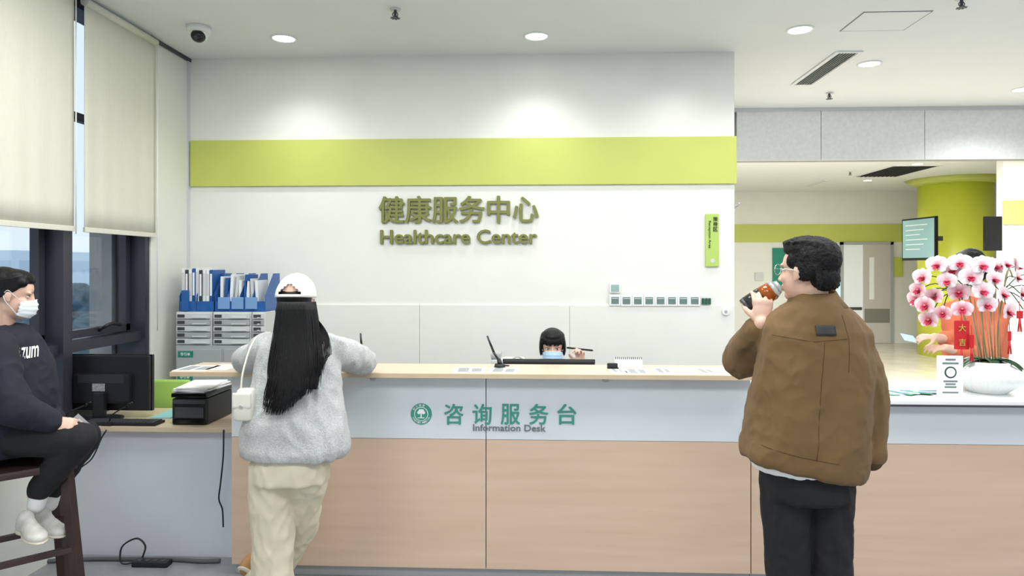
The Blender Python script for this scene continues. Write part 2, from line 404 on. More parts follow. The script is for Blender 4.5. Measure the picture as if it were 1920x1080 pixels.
for x in (-1.4,.6,2.8):  # added fill over the front room, out of view
    area(x,2.9,CEIL-.02,1.2,.9,42); area(x,.6,CEIL-.02,1.2,.9,40)
area(3.5,8.6,CEIL-.03,3,1.2,260); area(6,8.8,CEIL-.03,2,1.2,160)  # added hall fill, hidden from view by the bulkhead
def sprinkler(p):
    e=top('sprinkler','small chrome fire sprinkler hanging from the ceiling','sprinkler',p,'ceiling sprinklers')
    a=cyl('escutcheon',p,p+Vector((0,0,-.008)),.035,.032,M_lgrey); b=cyl('stem',p,p+Vector((0,0,-.045)),.009,.008,M_dgrey)
    bm=bmesh.new()
    for sx in (-1,1): sweepbm(bm,[p+Vector((sx*.008,0,-.02)),p+Vector((sx*.017,0,-.035)),p+Vector((sx*.004,0,-.055))],.003,seg=6)
    c=frombm('yoke',bm,M_dgrey)
    bm=bmesh.new(); frus(bm,p+Vector((0,0,-.055)),p+Vector((0,0,-.058)),.022,.022,16)
    for k in range(8):
        a2=k*math.pi/4; bbox(bm,.02,.03,-.004,.004,-.0585,-.0555,mtx=T(p)@Matrix.Rotation(a2,4,'Z'))
    d=frombm('deflector',bm,M_dgrey,False); attach(e,a,b,c,d); return e
s0=sprinkler(ceilpt(741,17))
for q in ((1555,174),(1803,-3),(1594,322)): copything(s0,ceilpt(*q))
def vent(x0,x1,y0,y1,label,n=14,dark=M_lgrey):
    z=CEIL; e=top('air_vent',label,'vent',((x0+x1)/2,(y0+y1)/2,z)); bm=bmesh.new()
    for q in ((x0,x1,y0,y0+.025),(x0,x1,y1-.025,y1),(x0,x0+.025,y0,y1),(x1-.025,x1,y0,y1)): bbox(bm,q[0],q[1],q[2],q[3],z-.012,z,.002)
    f=frombm('frame',bm,M_white,False)
    bm=bmesh.new(); w=(x1-x0-.05)/n
    for k in range(n): bbox(bm,-.001,.001,y0+.02,y1-.02,-.009,.009,mtx=T((x0+.025+w*(k+.5),0,z-.006))@Matrix.Rotation(.6,4,'Y'))
    s=frombm('louvre',bm,dark,False)
    b=box('painted_shade_sheet',x0+.02,x1-.02,y0+.02,y1-.02,z-.002,z-.0005,M_blackink); attach(e,f,s,b)  # flat black sheet painting the shade behind the louvres
a=ceilpt(1484,157); b=ceilpt(1604,97); vent(a.x,a.x+.2,a.y,b.y,'slim louvred white air vent in the ceiling',7)
a=ceilpt(1600,331); b=ceilpt(1765,310); vent(a.x,b.x,a.y,b.y,'wide dark air vent in the hall ceiling',10,M_dgrey)
a=ceilpt(1510,349); b=ceilpt(1555,338); vent(a.x,b.x,a.y,b.y,'small louvred air vent in the hall ceiling',6)
a=ceilpt(1574,58); b=ceilpt(1744,20); e=top('ceiling_access_hatch','flush white square access hatch in the ceiling','hatch',((a.x+b.x)/2,(a.y+b.y)/2,CEIL))
x0,x1=a.x,a.x+.43; y0,y1=min(a.y,b.y),max(a.y,b.y); bm=bmesh.new()
for q in ((x0,x1,y0,y0+.006),(x0,x1,y1-.006,y1),(x0,x0+.006,y0,y1),(x1-.006,x1,y0,y1)): bbox(bm,q[0],q[1],q[2],q[3],CEIL-.003,CEIL)
f=frombm('frame',bm,M_groove,False); h=box('hatch_panel',x0+.008,x1-.008,y0+.008,y1-.008,CEIL-.004,CEIL-.0005,M_ceil,.001); attach(e,f,h)
p=ceilpt(373,50); e=top('security_camera','white dome security camera with dark lens on the ceiling','camera',p)
a=cyl('base',p,p+Vector((0,0,-.045)),.076,.074,M_white,36); bm=bmesh.new(); ell(bm,p+Vector((0,0,-.05)),(.058,.058,.058),u=28,v=18); b=frombm('dome',bm,M_white)
bm=bmesh.new(); ell(bm,p+Vector((.004,-.014,-.064)),(.049,.049,.047),u=28,v=18); c=frombm('lens_housing',bm,M_blackg); bm=bmesh.new(); ell(bm,p+Vector((.005,-.05,-.088)),(.014,.014,.014)); d=frombm('lens',bm,M_dgrey); attach(e,a,b,c,d)

# ---------------------------------------------------------------- wall sign
def wallbox(x0,y0,x1,y1,Y):
    a=P(x0,y0,Y); b=P(x1,y1,Y); return (a.x+b.x)/2,(a.z+b.z)/2,b.x-a.x,a.z-b.z
cx,cz,wd,ht=wallbox(711,368,1010,418,WY); e=top('wall_lettering','raised olive green clinic name lettering on white wall','sign',(cx,WY,cz-.2))
def letters(name,s,box4,off,Y=WY,m=M_olive,ext=.010,dy=.017,dx=0,dz=0):
    cx,cz,wd,ht=wallbox(*box4,Y); return text(name,s,wd,ht,(cx+dx,Y-dy,cz+dz),m,ext=ext,off=off,layer=.00015)
attach(e,letters('chinese_lettering','健康服务中心',(711,368,1010,418),.020),letters('english_lettering','Healthcare Center',(714,431,1007,457),.021),
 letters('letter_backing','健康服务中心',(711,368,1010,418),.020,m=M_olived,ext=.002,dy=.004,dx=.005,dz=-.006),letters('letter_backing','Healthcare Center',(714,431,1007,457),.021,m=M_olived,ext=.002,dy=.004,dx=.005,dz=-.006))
cx,cz,wd,ht=wallbox(1322,401,1347,500,WY); e=top('reception_sign','narrow lime green vertical reception area sign on wall','sign',(cx,WY,cz-ht/2))
a=box('plate',cx-wd/2,cx+wd/2,WY-.02,WY-.001,cz-ht/2,cz+ht/2,mat('sign_lime',(178,206,104),.5),.006)
R=Matrix.Rotation(math.pi/2,3,'Y'); cs=[]
for i,ch in enumerate('接待区'):
    q=P(1340,411+i*9.5,WY); cs.append(text('chinese_lettering',ch,.033,.033,(q.x,WY-.022,q.z),M_blackink,off=.02,ext=.001))
q=P(1329,440,WY); t=text('english_lettering','Reception Area',.205,.024,(q.x,WY-.022,q.z),M_blackink,rot=R,ext=.001)
q=P(1335,489,WY); t2=cyl('emblem',(q.x,WY-.0195,q.z),(q.x,WY-.0215,q.z),.016,.016,M_lgrey,20)
attach(e,a,t,t2,*cs)
def switch(px,py,label='white wall switch plate with dark rocker'):
    q=P(px,py,WY-.012); e=top('wall_switch',label,'switch',(q.x,WY-.012,q.z),'row of wall switches')
    a=box('plate',q.x-.042,q.x+.042,WY-.022,WY-.012,q.z-.042,q.z+.042,M_white,.004)
    b=box('rocker',q.x-.028,q.x+.028,WY-.026,WY-.020,q.z-.026,q.z+.026,M_rock,.003)
    c=box('indicator',q.x-.024,q.x+.024,WY-.028,WY-.0255,q.z+.012,q.z+.018,M_lgrey); attach(e,a,b,c); return e
s0=switch(1153,563)
for i in range(1,8):
    q=P(1153+i*21.3,563.5,WY-.012); copything(s0,(q.x,WY-.012,q.z))
q=P(1153,541,WY-.012); a=top('wall_switch','single pale wall switch plate above the row','switch',(q.x,WY-.012,q.z),'row of wall switches')
attach(a,box('plate',q.x-.042,q.x+.042,WY-.022,WY-.012,q.z-.032,q.z+.042,M_white,.004),box('rocker',q.x-.03,q.x+.03,WY-.026,WY-.020,q.z-.022,q.z+.03,mat('rocker_pale',(150,180,176),.4),.003))
for i in range(3):
    q=P(1318+i*6,565,WY-.012)
    tag(box('key_switch',q.x-.010,q.x+.010,WY-.024,WY-.012,q.z-.024,q.z+.024,M_dgreen,.003),'tiny dark green key switch on the wall','switch','small key switches')
q=P(1360,584,WY-.012); e=top('call_device','small round white call button fixed on wall','button',(q.x,WY-.012,q.z))
attach(e,cyl('base',(q.x,WY-.012,q.z),(q.x,WY-.03,q.z),.03,.026,M_white),cyl('push_button',(q.x,WY-.03,q.z),(q.x,WY-.036,q.z),.012,.01,M_grey))

# ---------------------------------------------------------------- reception counter
FY=3.58; x0=-1.655; s1=-.291; s2=1.083; s3=2.457; s4=3.83
e=top('reception_counter','long reception counter, white band above pale wood panels','counter',(0,3.8,0))
parts=[box('countertop',-1.945,s2+.03,3.5,3.85,1.075,1.10,M_top,.003)]
parts.append(box('top_edge',-1.945,s2+.03,3.494,3.5,1.076,1.0985,M_edge))
for a,b in ((x0,s1),(s1,s2)):
    parts.append(box('upper_panel',a+.002,b-.002,FY,FY+.03,.742,1.075,M_offw,.0015)); parts.append(box('lower_panel',a+.002,b-.002,FY+.001,FY+.03,.06,.740,M_wood,.0015))
parts.append(box('plinth',x0+.01,s2,FY+.03,FY+.06,0,.08,M_grey))
parts.append(box('carcass',x0,s2-.01,FY+.03,FY+.05,.06,1.075,M_dgrey))
parts.append(box('side_panel',x0,x0+.03,FY+.05,4.35,0,1.075,M_offw,.002))
parts.append(box('work_surface',x0+.03,s2,FY+.06,4.2,.72,.75,M_top,.002))
parts.append(box('side_panel',s2-.03,s2,FY+.06,4.2,0,.72,M_offw,.002))
cy=FY-.002
def onpanel(x0,y0,x1,y1): return wallbox(x0,y0,x1,y1,FY)
for i,ch in enumerate('咨询服务台'):
    xa=833+i*53; bx=onpanel(xa,757,xa+36,796); parts.append(text('chinese_lettering',ch,bx[2],bx[3],(bx[0],cy,bx[1]),M_teal,off=.016,ext=.001,layer=.0002))
bx=onpanel(887,795,1023,809); parts.append(text('english_lettering','Information Desk',bx[2],bx[3],(bx[0],cy,bx[1]),M_greyink,off=.016,ext=.001,layer=.0002))
q=P(790,776,FY)
def disc(name,c,r,y,m,n=40): return cyl(name,(c.x,y,c.z),(c.x,y-.0012,c.z),r,r,m,n)
R0=.056; parts.append(disc('emblem',q,R0,cy+.001,M_teal))
emb=parts[-1]; sub=[disc('emblem_ring',q,R0*.66,cy-.0002,M_whiteink),disc('emblem_disc',q,R0*.60,cy-.0008,M_teal)]
bm=bmesh.new(); y=cy-.0024
for i,(dx,dz,r) in enumerate(((0,.014,.012),(-.012,.008,.009),(.012,.008,.009),(-.006,.018,.008),(.007,.018,.008))): frus(bm,(q.x+dx,y,q.z+dz),(q.x+dx,y-.0006-.0002*i,q.z+dz),r,r,14)
bbox(bm,q.x-.003,q.x+.003,y-.002,y,q.z-.02,q.z+.006); bbox(bm,q.x-.018,q.x+.018,y-.0006,y,q.z-.022,q.z-.018)
sub.append(frombm('emblem_tree',bm,M_whiteink,False))
for i,ch in enumerate('Shulan Health'):
    if ch==' ': continue
    a=math.radians(205+i*130/12); c=Vector((q.x+math.cos(a)*R0*.82,cy-.001,q.z+math.sin(a)*R0*.82))
    sub.append(text('emblem_letter',ch,None,.010,c,M_whiteink,rot=Matrix.Rotation(-(a+math.pi/2),3,'Y'),ext=.0005))
for i,ch in enumerate('树兰健康'):
    a=math.radians(145-i*70/3); c=Vector((q.x+math.cos(a)*R0*.82,cy-.001,q.z+math.sin(a)*R0*.82))
    sub.append(text('emblem_letter',ch,None,.013,c,M_whiteink,rot=Matrix.Rotation(-(a-math.pi/2),3,'Y'),ext=.0005))
attach(e,*parts); attach(emb,*sub)
e=top('side_counter','lower white topped counter with pale wood front','counter',(2.4,3.8,0)); parts=[]
parts.append(box('countertop',s2+.035,s4,3.52,4.15,.955,.975,M_white,.003)); parts.append(box('metal_trim',s2+.035,s4,3.518,3.53,.945,.955,M_dgrey))
for a,b in ((s2,s3),(s3,s4)):
    parts.append(box('upper_panel',a+.003,b-.002,FY,FY+.03,.742,.945,M_offw,.0015)); parts.append(box('lower_panel',a+.003,b-.002,FY+.001,FY+.03,.06,.740,M_wood,.0015))
parts.append(box('carcass',s2+.003,s4,FY+.03,4.1,.0,.945,M_grey)); attach(e,*parts)
for px in (1135,700):
    q=P(px,712,3.56); tag(cyl('cable_cap',(q.x,3.55,1.075),(q.x,3.55,1.055),.018,.014,M_grey),'small grey cable cap beneath the countertop','cap')
# ---------------------------------------------------------------- items on counter
def sheet(px0,px1,yc,d,label,tilt=0,printed=True,z=1.10,hgt=.0016):
    a=P(px0,690,yc).x; b=P(px1,690,yc).x; m=(a+b)/2
    e=top('paper_sheet',label,'paper',(m,yc,z))
    L=[box('sheet',a,b,yc-d/2,yc+d/2,z+.0002,z+hgt,M_paper)]
    if printed: L.append(box('printed_block',a+.02,m-.005,yc-d/2+.02,yc+d/2-.03,z+hgt,z+hgt+.0005,M_paperg)); L.append(box('printed_block',m+.01,b-.02,yc-d/2+.03,yc+d/2-.05,z+hgt,z+hgt+.0005,M_paperg))
    attach(e,*L); e.rotation_euler[2]=tilt; return e
sheet(340,400,3.62,.2,'white printed notice lying on the countertop'); sheet(398,440,3.66,.2,'plain sheet beside the elbow of the standing person',printed=False)
sheet(852,910,3.62,.2,'white leaflet with dark printed blocks on countertop',.05); sheet(918,972,3.62,.19,'printed card below the desk pen on the countertop',-.04)
sheet(1142,1172,3.63,.16,'small blue-grey card on the countertop',.1); sheet(1172,1216,3.61,.2,'notice with printed blocks on the countertop')
for a in range(4): sheet(1225+a*40,1261+a*40,3.64,.2,'one of several white forms laid along the countertop',.03*a,printed=a%2==0)
def deskpen(px,py0,pxt,pyt,Y,label):
    b=P(px,py0,Y); t=P(pxt,pyt,Y); b.z=1.10
    e=top('desk_pen',label,'pen',b)
    a=cyl('base',b,b+Vector((0,0,.02)),.032,.026,M_black); bm=bmesh.new(); tube(bm,[b+Vector((0,0,.02)),b+Vector((-.004,0,.04))],[.014,.011],12); h=frombm('holder',bm,M_black)
    bm=bmesh.new(); tube(bm,[b+Vector((-.002,0,.03)),b+(t-b)*.5,t],[.006,.007,.005],12); p=frombm('barrel',bm,M_blackg)
    sw=sweep('cord',[b+Vector((.02,0,.01)),b+Vector((.05,-.01,.01)),b+Vector((.04,.03,.008)),b+Vector((-.03,.04,.008))],.0025,M_black); attach(e,a,h,p,sw)
deskpen(937,688,914,631,3.72,'black tethered desk pen leaning in its round base'); deskpen(681,690,676,626,3.8,'black tethered pen upright in its base beside elbow')
q=P(1149,686,3.7); e=top('stapler','small black stapler on the countertop','stapler',(q.x,3.7,1.10))
attach(e,box('base',q.x-.03,q.x+.03,3.68,3.72,1.10,1.108,M_black,.003),box('arm',q.x-.03,q.x+.026,3.685,3.715,1.108,1.13,M_black,.006))
q=P(1178,686,3.76); e=top('desk_calendar','white spiral bound desk calendar on the countertop','calendar',(q.x,3.76,1.10)); bm=bmesh.new()
bbox(bm,q.x-.075,q.x+.075,-.001,.001,0,.055,mtx=T((0,3.735,1.101))@Matrix.Rotation(-.55,4,'X')); bbox(bm,q.x-.075,q.x+.075,-.001,.001,0,.055,mtx=T((0,3.79,1.101))@Matrix.Rotation(.55,4,'X'))
a=frombm('pages',bm,M_paper,False); bm=bmesh.new()
for k in range(14):
    xx=q.x-.07+k*.0108; frus(bm,(xx,3.7625,1.148),(xx+.003,3.7625,1.148),.007,.007,10)
attach(e,a,frombm('spiral',bm,M_dgrey))
def monitor(xc,Y,w,zb,zt,deskz,label):
    e=top('computer_monitor',label,'monitor',(xc,Y,deskz)); P0=[]
    P0.append(box('bezel',xc-w/2,xc+w/2,Y-.002,Y+.022,zb,zt,M_blackg,.004)); P0.append(box('rear_housing',xc-w/2+.004,xc+w/2-.004,Y-.03,Y,zb+.004,zt-.004,M_black,.012))
    P0.append(box('rear_bulge',xc-w*.31,xc+w*.31,Y-.06,Y-.02,zb+.05,zb+(zt-zb)*.68,M_black,.015))
    bm=bmesh.new()
    for k in range(12): bbox(bm,xc-w*.25,xc+w*.25,Y-.0615,Y-.058,zb+(zt-zb)*.52+k*.004,zb+(zt-zb)*.52+k*.004+.002)
    P0.append(frombm('vent_slots',bm,M_dgrey,False))
    P0.append(box('screen',xc-w/2+.012,xc+w/2-.012,Y+.021,Y+.024,zb+.02,zt-.012,mat('screen_on',(150,170,190),.2,emis=.3)))
    P0.append(box('stand_neck',xc-.035,xc+.035,Y-.085,Y-.055,deskz+.01,zb+.12,M_black,.008))
    bm=bmesh.new(); loft(bm,[((xc,Y-.05,deskz),.12,.09),((xc,Y-.05,deskz+.008),.12,.09),((xc,Y-.05,deskz+.014),.1,.07)]); P0.append(frombm('base',bm,M_black,False))
    P0.append(box('label_sticker',xc-.05,xc-.005+.03,Y-.0635,Y-.0605,zb+.125,zb+.17,M_paperg)); attach(e,*P0); return e
q=P(201,700,3.98); monitor(q.x,3.98,.555,.79,1.125,.75,'black monitor seen from behind on the low desk')
q=P(1029,680,4.0); monitor(q.x,4.0,.54,.80,1.108,.75,'black monitor whose top edge shows above the counter')
q=P(953,675,4.15); e=top('desk_phone','pale grey desk telephone with a coiled cord','phone',(q.x,4.1,.75))
pts=[Vector((q.x+.02+.006*math.cos(i*1.6)+i*.0018,4.04+.006*math.sin(i*1.6),1.095+.02*math.sin(i*.07))) for i in range(60)]
attach(e,box('riser',q.x-.11,q.x+.10,4.06,4.18,.75,1.05,M_lgrey,.01),box('body',q.x-.10,q.x+.10,4.05,4.18,1.05,1.10,M_lgrey,.015),box('handset',q.x-.10,q.x-.04,4.05,4.18,1.10,1.135,M_grey,.012),sweep('coiled_cord',pts,.003,M_grey,n=1,seg=6))
# ---------------------------------------------------------------- low desk
e=top('low_desk','low white panelled desk with pale wood top','desk',(-2.2,4.0,0))
DX1=x0-.004; DX0=-2.70
attach(e,box('desktop',DX0,DX1,3.74,4.25,.722,.75,M_top,.003),box('front_panel',DX0+.02,DX1-.01,3.80,3.82,.0,.722,M_deskp,.002),box('side_panel',DX0,DX0+.02,3.78,4.22,0,.722,M_deskp),box('side_panel',DX1-.03,DX1-.01,3.82,4.22,0,.722,M_deskp))
q=P(380,760,3.95); e=top('printer','compact black printer with paper stacked on its lid','printer',(q.x,3.95,.75))
w=.103; attach(e,box('body',q.x-w,q.x+w,3.80,4.12,.75,.90,M_black,.012),box('lid',q.x-w-.003,q.x+w+.003,3.795,4.12,.905,.93,M_blackg,.008),box('output_tray',q.x-w+.02,q.x+w-.02,3.792,3.81,.79,.85,M_dgrey,.003),box('control_strip',q.x-w+.01,q.x+w-.01,3.793,3.80,.87,.892,M_dgrey,.002),box('paper_drawer',q.x-w+.01,q.x+w-.01,3.788,3.80,.757,.783,M_blackg,.003))
for k in range(4):
    ob=box('paper_stack',q.x-.105,q.x+.095,3.82,4.10,.9305+k*.007,.937+k*.007,M_paper,.001); ob.rotation_euler[2]=(-.12,.06,-.04,.12)[k]; tag(ob,'loose white paper stack lying on the printer','paper','paper on the printer')
q=P(238,787,3.84); e=top('keyboard','black computer keyboard on the low desk','keyboard',(q.x,3.84,.75)); bm=bmesh.new()
for r in range(5):
    for k in range(18): bbox(bm,q.x-.205+k*.0228,q.x-.205+k*.0228+.019,3.765+r*.018,3.765+r*.018+.015,.764,.771)
attach(e,box('case',q.x-.215,q.x+.215,3.755,3.86,.7505,.765,M_black,.004),frombm('keys',bm,M_dgrey,False))
def goose(px,py,px2,py2,Y,label):
    b=P(px,py,Y); b.z=.75; t=P(px2,py2,Y-.02); e=top('gooseneck_microphone',label,'microphone',b)
    bm=bmesh.new(); tube(bm,[t,t+(t-b).normalized()*.03+Vector((.008,0,0))],[.009,.008],12)
    attach(e,box('base',b.x-.03,b.x+.03,b.y-.03,b.y+.03,.7505,.77,M_black,.006),sweep('neck',[b+Vector((0,0,.02)),b+(t-b)*.4+Vector((-.02,0,.02)),t],.004,M_black),frombm('capsule',bm,M_blackg))
goose(120,800,160,760,3.83,'small black gooseneck microphone on the low desk'); goose(205,812,238,762,3.775,'second black gooseneck microphone before the monitor')
q=P(318,775,4.05); tag(box('document_folder',q.x-.06,q.x+.06,3.95,4.2,.7505,.758,mat('teal_file',(150,205,206),.5),.002),'thin pale teal document folder on the low desk','folder')
gx=-2.46; e=top('office_chair','lime green moulded office chair behind the low desk','chair',(gx,4.5,0)); bm=bmesh.new()
bbox(bm,gx-.19,gx+.19,4.36,4.70,.44,.49,.02); a=frombm('seat',bm,M_green,True)
bm=bmesh.new(); bbox(bm,-.19,.19,-.018,.018,0,.38,.017,mtx=T((gx,4.33,.54))@Matrix.Rotation(.03,4,'X')); b=frombm('backrest',bm,M_green,True)
L=[a,b,cyl('post',(gx,4.52,.1),(gx,4.52,.44),.025,.025,M_metal),box('bracket',gx-.03,gx+.03,4.33,4.38,.44,.58,M_black,.005)]
for k in range(5):
    an=k*1.2566; d=Vector((math.cos(an),math.sin(an),0))*.2; L.append(sweep('leg',[(gx,4.52,.11),Vector((gx,4.52,.06))+d],.016,M_black)); bm=bmesh.new(); frus(bm,Vector((gx-.012,4.52,.028))+d,Vector((gx+.012,4.52,.028))+d,.028,.028,14); L.append(frombm('castor',bm,M_black))
attach(e,*L)
# ---------------------------------------------------------------- filing cabinet etc
CX0,CX1=-2.62,-1.93; CY=4.78
e=top('filing_cabinet','grey steel filing cabinet with teal labels','cabinet',((CX0+CX1)/2,4.95,0))
L=[box('body',CX0,CX1,CY+.01,5.17,0,1.085,M_grey,.004)]
for r in range(3):
    for c in range(2):
        a=CX0+.01+c*(CX1-CX0)/2; b=a+(CX1-CX0)/2-.02; z1=1.06-r*.35; z0=max(z1-.335,.03)
        L.append(box('drawer',a,b,CY,CY+.015,z0,z1,M_grey,.004)); L.append(box('handle',(a+b)/2,(a+b)/2+.1,CY-.012,CY+.001,z1-.12,z1-.10,M_dgrey,.003))
for k,(px,py) in enumerate(((348,664),(347,707))):
    q=P(px,py,CY); L.append(box('label_plate',q.x-.055,q.x+.055,CY-.003,CY-.0005,q.z-.022,q.z+.022,M_tealp)); L.append(text('label_lettering','导引单',.07,.024,(q.x,CY-.004,q.z),M_whiteink,ext=.0005))
attach(e,*L)
def drawers(xa,xb,z0,z1,label,grp):
    e=top('desktop_drawer_unit',label,'drawers',((xa+xb)/2,4.95,z0),grp); L=[box('case',xa,xb,CY+.03,5.15,z0,z1,M_lgrey,.004)]
    n=5; hh=(z1-z0-.012)/n
    for k in range(n):
        za=z0+.006+k*hh; L.append(box('drawer',xa+.008,xb-.008,CY+.012,CY+.04,za+.004,za+hh-.004,M_grey if k%2 else M_lgrey,.003)); L.append(box('label_tab',xa+.018,xa+.07,CY+.009,CY+.0125,za+.012,za+hh-.012,M_dgrey)); L.append(box('pull',(xa+xb)/2,xb-.03,CY+.0,CY+.014,za+.008,za+.016,M_lgrey,.002))
    attach(e,*L)
xa=P(328,600,CY+.01).x; xb=P(395,600,CY+.01).x; xc=P(397.5,600,CY+.01).x; xd=P(490,600,CY+.01).x
drawers(xa,xb,1.085,1.325,'grey five drawer paper organiser on filing cabinet','drawer organisers'); drawers(xc,xd-.08,1.085,1.325,'grey drawer organiser beside its twin on cabinet','drawer organisers')
drawers(xd-.075,xd+.02,1.085,1.325,'narrow white drawer organiser behind the standing person','drawer organisers')
def rack(xa,xb,label):
    e=top('magazine_rack',label,'rack',((xa+xb)/2,4.95,1.325)); bm=bmesh.new()
    bbox(bm,xa,xb,CY+.05,5.1,1.327,1.335); bbox(bm,xa,xb,CY+.05,CY+.056,1.335,1.40)
    n=max(2,int((xb-xa)/.09))
    for k in range(n+1):
        x=xa+(xb-xa)*k/n; bm2=[(x,CY+.05,1.335),(x,5.1,1.335),(x,5.1,1.60),(x,CY+.2,1.60),(x,CY+.05,1.44)]
        vs=[bm.verts.new(v) for v in bm2]; vs2=[bm.verts.new((v[0]+.003,v[1],v[2])) for v in bm2]
        bm.faces.new(vs); bm.faces.new(vs2[::-1])
        for i in range(5): bm.faces.new((vs[i],vs2[i],vs2[(i+1)%5],vs[(i+1)%5]))
    attach(e,frombm('frame',bm,M_blue,False))
rack(xa+.01,xb+.0,'blue plastic magazine rack holding binders'); rack(xc,xd+.01,'blue plastic magazine rack full of leaflets')
n=9; Mb=[M_white,M_dgrey,M_white,M_blue,M_white,M_dgrey,M_white,M_white,M_blue]
for k in range(n):
    w=(xb-xa-.03)/n; x=xa+.018+k*w; hgt=random.uniform(.27,.31)
    e=top('ring_binder','slim %s binder standing in the rack'%('white','dark grey','white','blue','white','dark grey','white','white','blue')[k],'binder',(x,4.95,1.337),'binders in the blue rack')
    attach(e,box('cover',x,x+w-.004,CY+.07,5.05,1.337,1.337+hgt,Mb[k],.002),box('spine_label',x+.004,x+w-.008,CY+.067,CY+.071,1.337+hgt*.35,1.337+hgt*.9,M_paper if Mb[k]!=M_white else M_lgrey))
q=P(343,560,CY); tag(box('ring_binder',q.x-.028,q.x+.022,CY+.03,CY+.048,1.33,1.48,M_blue,.003),'short bright blue binder at the rack edge','binder','binders in the blue rack')
for k in range(9):
    x=xc+.03+k*(xd-xc-.06)/9; h=random.uniform(.2,.26); bm=bmesh.new(); bbox(bm,-.004,.016,CY+.08,5.04,0,h,mtx=T((x,0,1.337))@Matrix.Rotation(random.uniform(-.06,.1),4,'Y'))
    tag(frombm('leaflet_bundle',bm,[M_white,M_blue,M_paper,M_lgrey][k%4],False),'bundle of leaflets standing in the blue rack','leaflet','leaflets in the blue rack')
for k in range(3):
    x=xc+.03+k*.1; tag(box('file_pocket',x,x+.085,CY+.035,CY+.048,1.345,1.43,M_lblue,.004),'pale blue pocket clipped to the rack front','file pocket','pockets on the rack')
q=P(285,1060,3.68); e=top('power_strip','black power strip lying on the floor','power strip',(q.x,3.68,0)); bm=bmesh.new()
for k in range(4): frus(bm,(q.x-.07+k*.045,3.68,.030),(q.x-.07+k*.045,3.68,.032),.015,.015,14)
attach(e,box('housing',q.x-.1,q.x+.1,3.65,3.71,0,.03,M_black,.008),frombm('sockets',bm,M_dgrey))
tag(sweep('power_cable',[(q.x-.1,3.68,.015),(q.x-.16,3.66,.02),(q.x-.17,3.68,.10),(q.x-.1,3.70,.14),(q.x-.05,3.70,.10),(q.x-.06,3.69,.04)],.005,M_black),'black cable looping up from the power strip','cable')
tag(sweep('floor_cable',[(q.x+.36,3.73,.012),(q.x+.25,3.72,.012),(q.x+.1,3.735,.012),(q.x-.1,3.73,.012),(q.x-.4,3.72,.012),(q.x-.7,3.66,.012)],.012,mat('cable_sleeve',(90,92,94),.7)),'grey sleeved cable running along the floor','cable')
q=P(417,820,3.72); tag(sweep('hanging_cable',[(q.x,3.735,.74),(q.x+.005,3.72,.6),(q.x-.01,3.72,.45),(q.x-.02,3.72,.36),(q.x+.0,3.72,.30),(q.x-.0,3.73,.2)],.0045,M_black),'black cable hanging down beside the desk panel','cable')
tag(sweep('microphone_cable',[P(200,806,3.72),P(190,822,3.71),P(172,860,3.71),P(140,890,3.71),P(110,960,3.71)],.004,M_black),'thin black cable draped over the desk edge','cable')

# ---------------------------------------------------------------- hall objects
def far_door():
    Y=FARY-.02; a=P(1580,460,Y); b=P(1668,460,Y); x0,x1=a.x,b.x; z1=2.12
    e=top('door_1','grey hospital door with a narrow window and steel kick plate','door',((x0+x1)/2,Y,0)); e['kind']='structure'
    bm=bmesh.new(); bbox(bm,x0-.06,x0,Y-.05,Y,0,z1+.06); bbox(bm,x1,x1+.06,Y-.05,Y,0,z1+.06); bbox(bm,x0-.06,x1+.06,Y-.05,Y,z1,z1+.06)
    f=frombm('door_frame',bm,M_grey,False)
    o=box('opening',x0,x1-.35,Y-.01,Y-.002,0,z1,mat('inner_room_glow',(226,230,232),.6,emis=.15)); xm=x0+.42  # flat pale panel whose glow stands in for the lit room beyond
    d=box('leaf',xm,x1,Y-.045,Y-.012,.01,z1,mat('door_leaf',(196,192,184),.5),.004)
    g=box('vision_panel',xm+.12,xm+.22,Y-.05,Y-.044,.95,1.85,M_paper); k=box('kick_plate',xm+.02,x1-.02,Y-.05,Y-.044,.45,.75,mat('kick',(130,126,120),.4))
    c=box('bed_rail',x0+.03,xm-.02,Y-.02,Y-.01,.72,.78,M_dgrey)
    attach(e,f,o,d,g,k,c)
far_door()
def farpanel(name,x0,y0,x1,y1,m,label,cat,Y=FARY-.05):
    a=P(x0,y0,Y); b=P(x1,y1,Y); return tag(box(name,a.x,b.x,Y,Y+.03,b.z,a.z,m,.004),label,cat)
farpanel('notice_board',1449,465,1478,545,M_tealp,'teal notice board on the far hall wall','board')
farpanel('notice_card',1416,511,1432,526,M_lgrey,'small pale notice card on the hall wall','card')
farpanel('wall_screen',1555,516,1576,570,mat('cyan_screen',(196,226,236),.3,emis=.6),'pale blue lit screen on the hall wall','screen')
farpanel('hall_sign',1676,483,1693,519,mat('sg',(190,206,90),.5),'small lime green hanging room sign','sign')
farpanel('wall_box',1555,466,1576,512,M_dgrey,'dark grey box mounted on hall wall','box')
a=P(1693,450,12.7); b=P(1756,450,11.8); mid=(a+b)/2
e=top('television','flat television on column showing a pale bluish text page','television',(mid.x,mid.y,1.76)); ang=math.atan2(b.y-a.y,b.x-a.x); w=(b-a).length; mm=T((mid.x,mid.y,0))@Matrix.Rotation(ang,4,'Z'); zt=2.505; zb=1.76
def rb(name,x0,x1,y0,y1,z0,z1,m,bev=0):
    bm=bmesh.new(); bbox(bm,x0,x1,y0,y1,z0,z1,bev,mtx=mm); return frombm(name,bm,m,False)
L=[rb('bezel',-w/2,w/2,-.02,.03,zb,zt,M_blackg,.005),rb('screen',-w/2+.03,w/2-.03,-.024,-.019,zb+.045,zt-.03,M_screen),rb('wall_arm',.05,.12,.03,.35,2.1,2.18,M_dgrey)]
for k in range(6): L.append(rb('text_row',-w/2+.12,w/2-.2-(k%3)*.1,-.0275,-.0235,zt-.13-k*.085,zt-.118-k*.085,M_paper))
attach(e,*L)
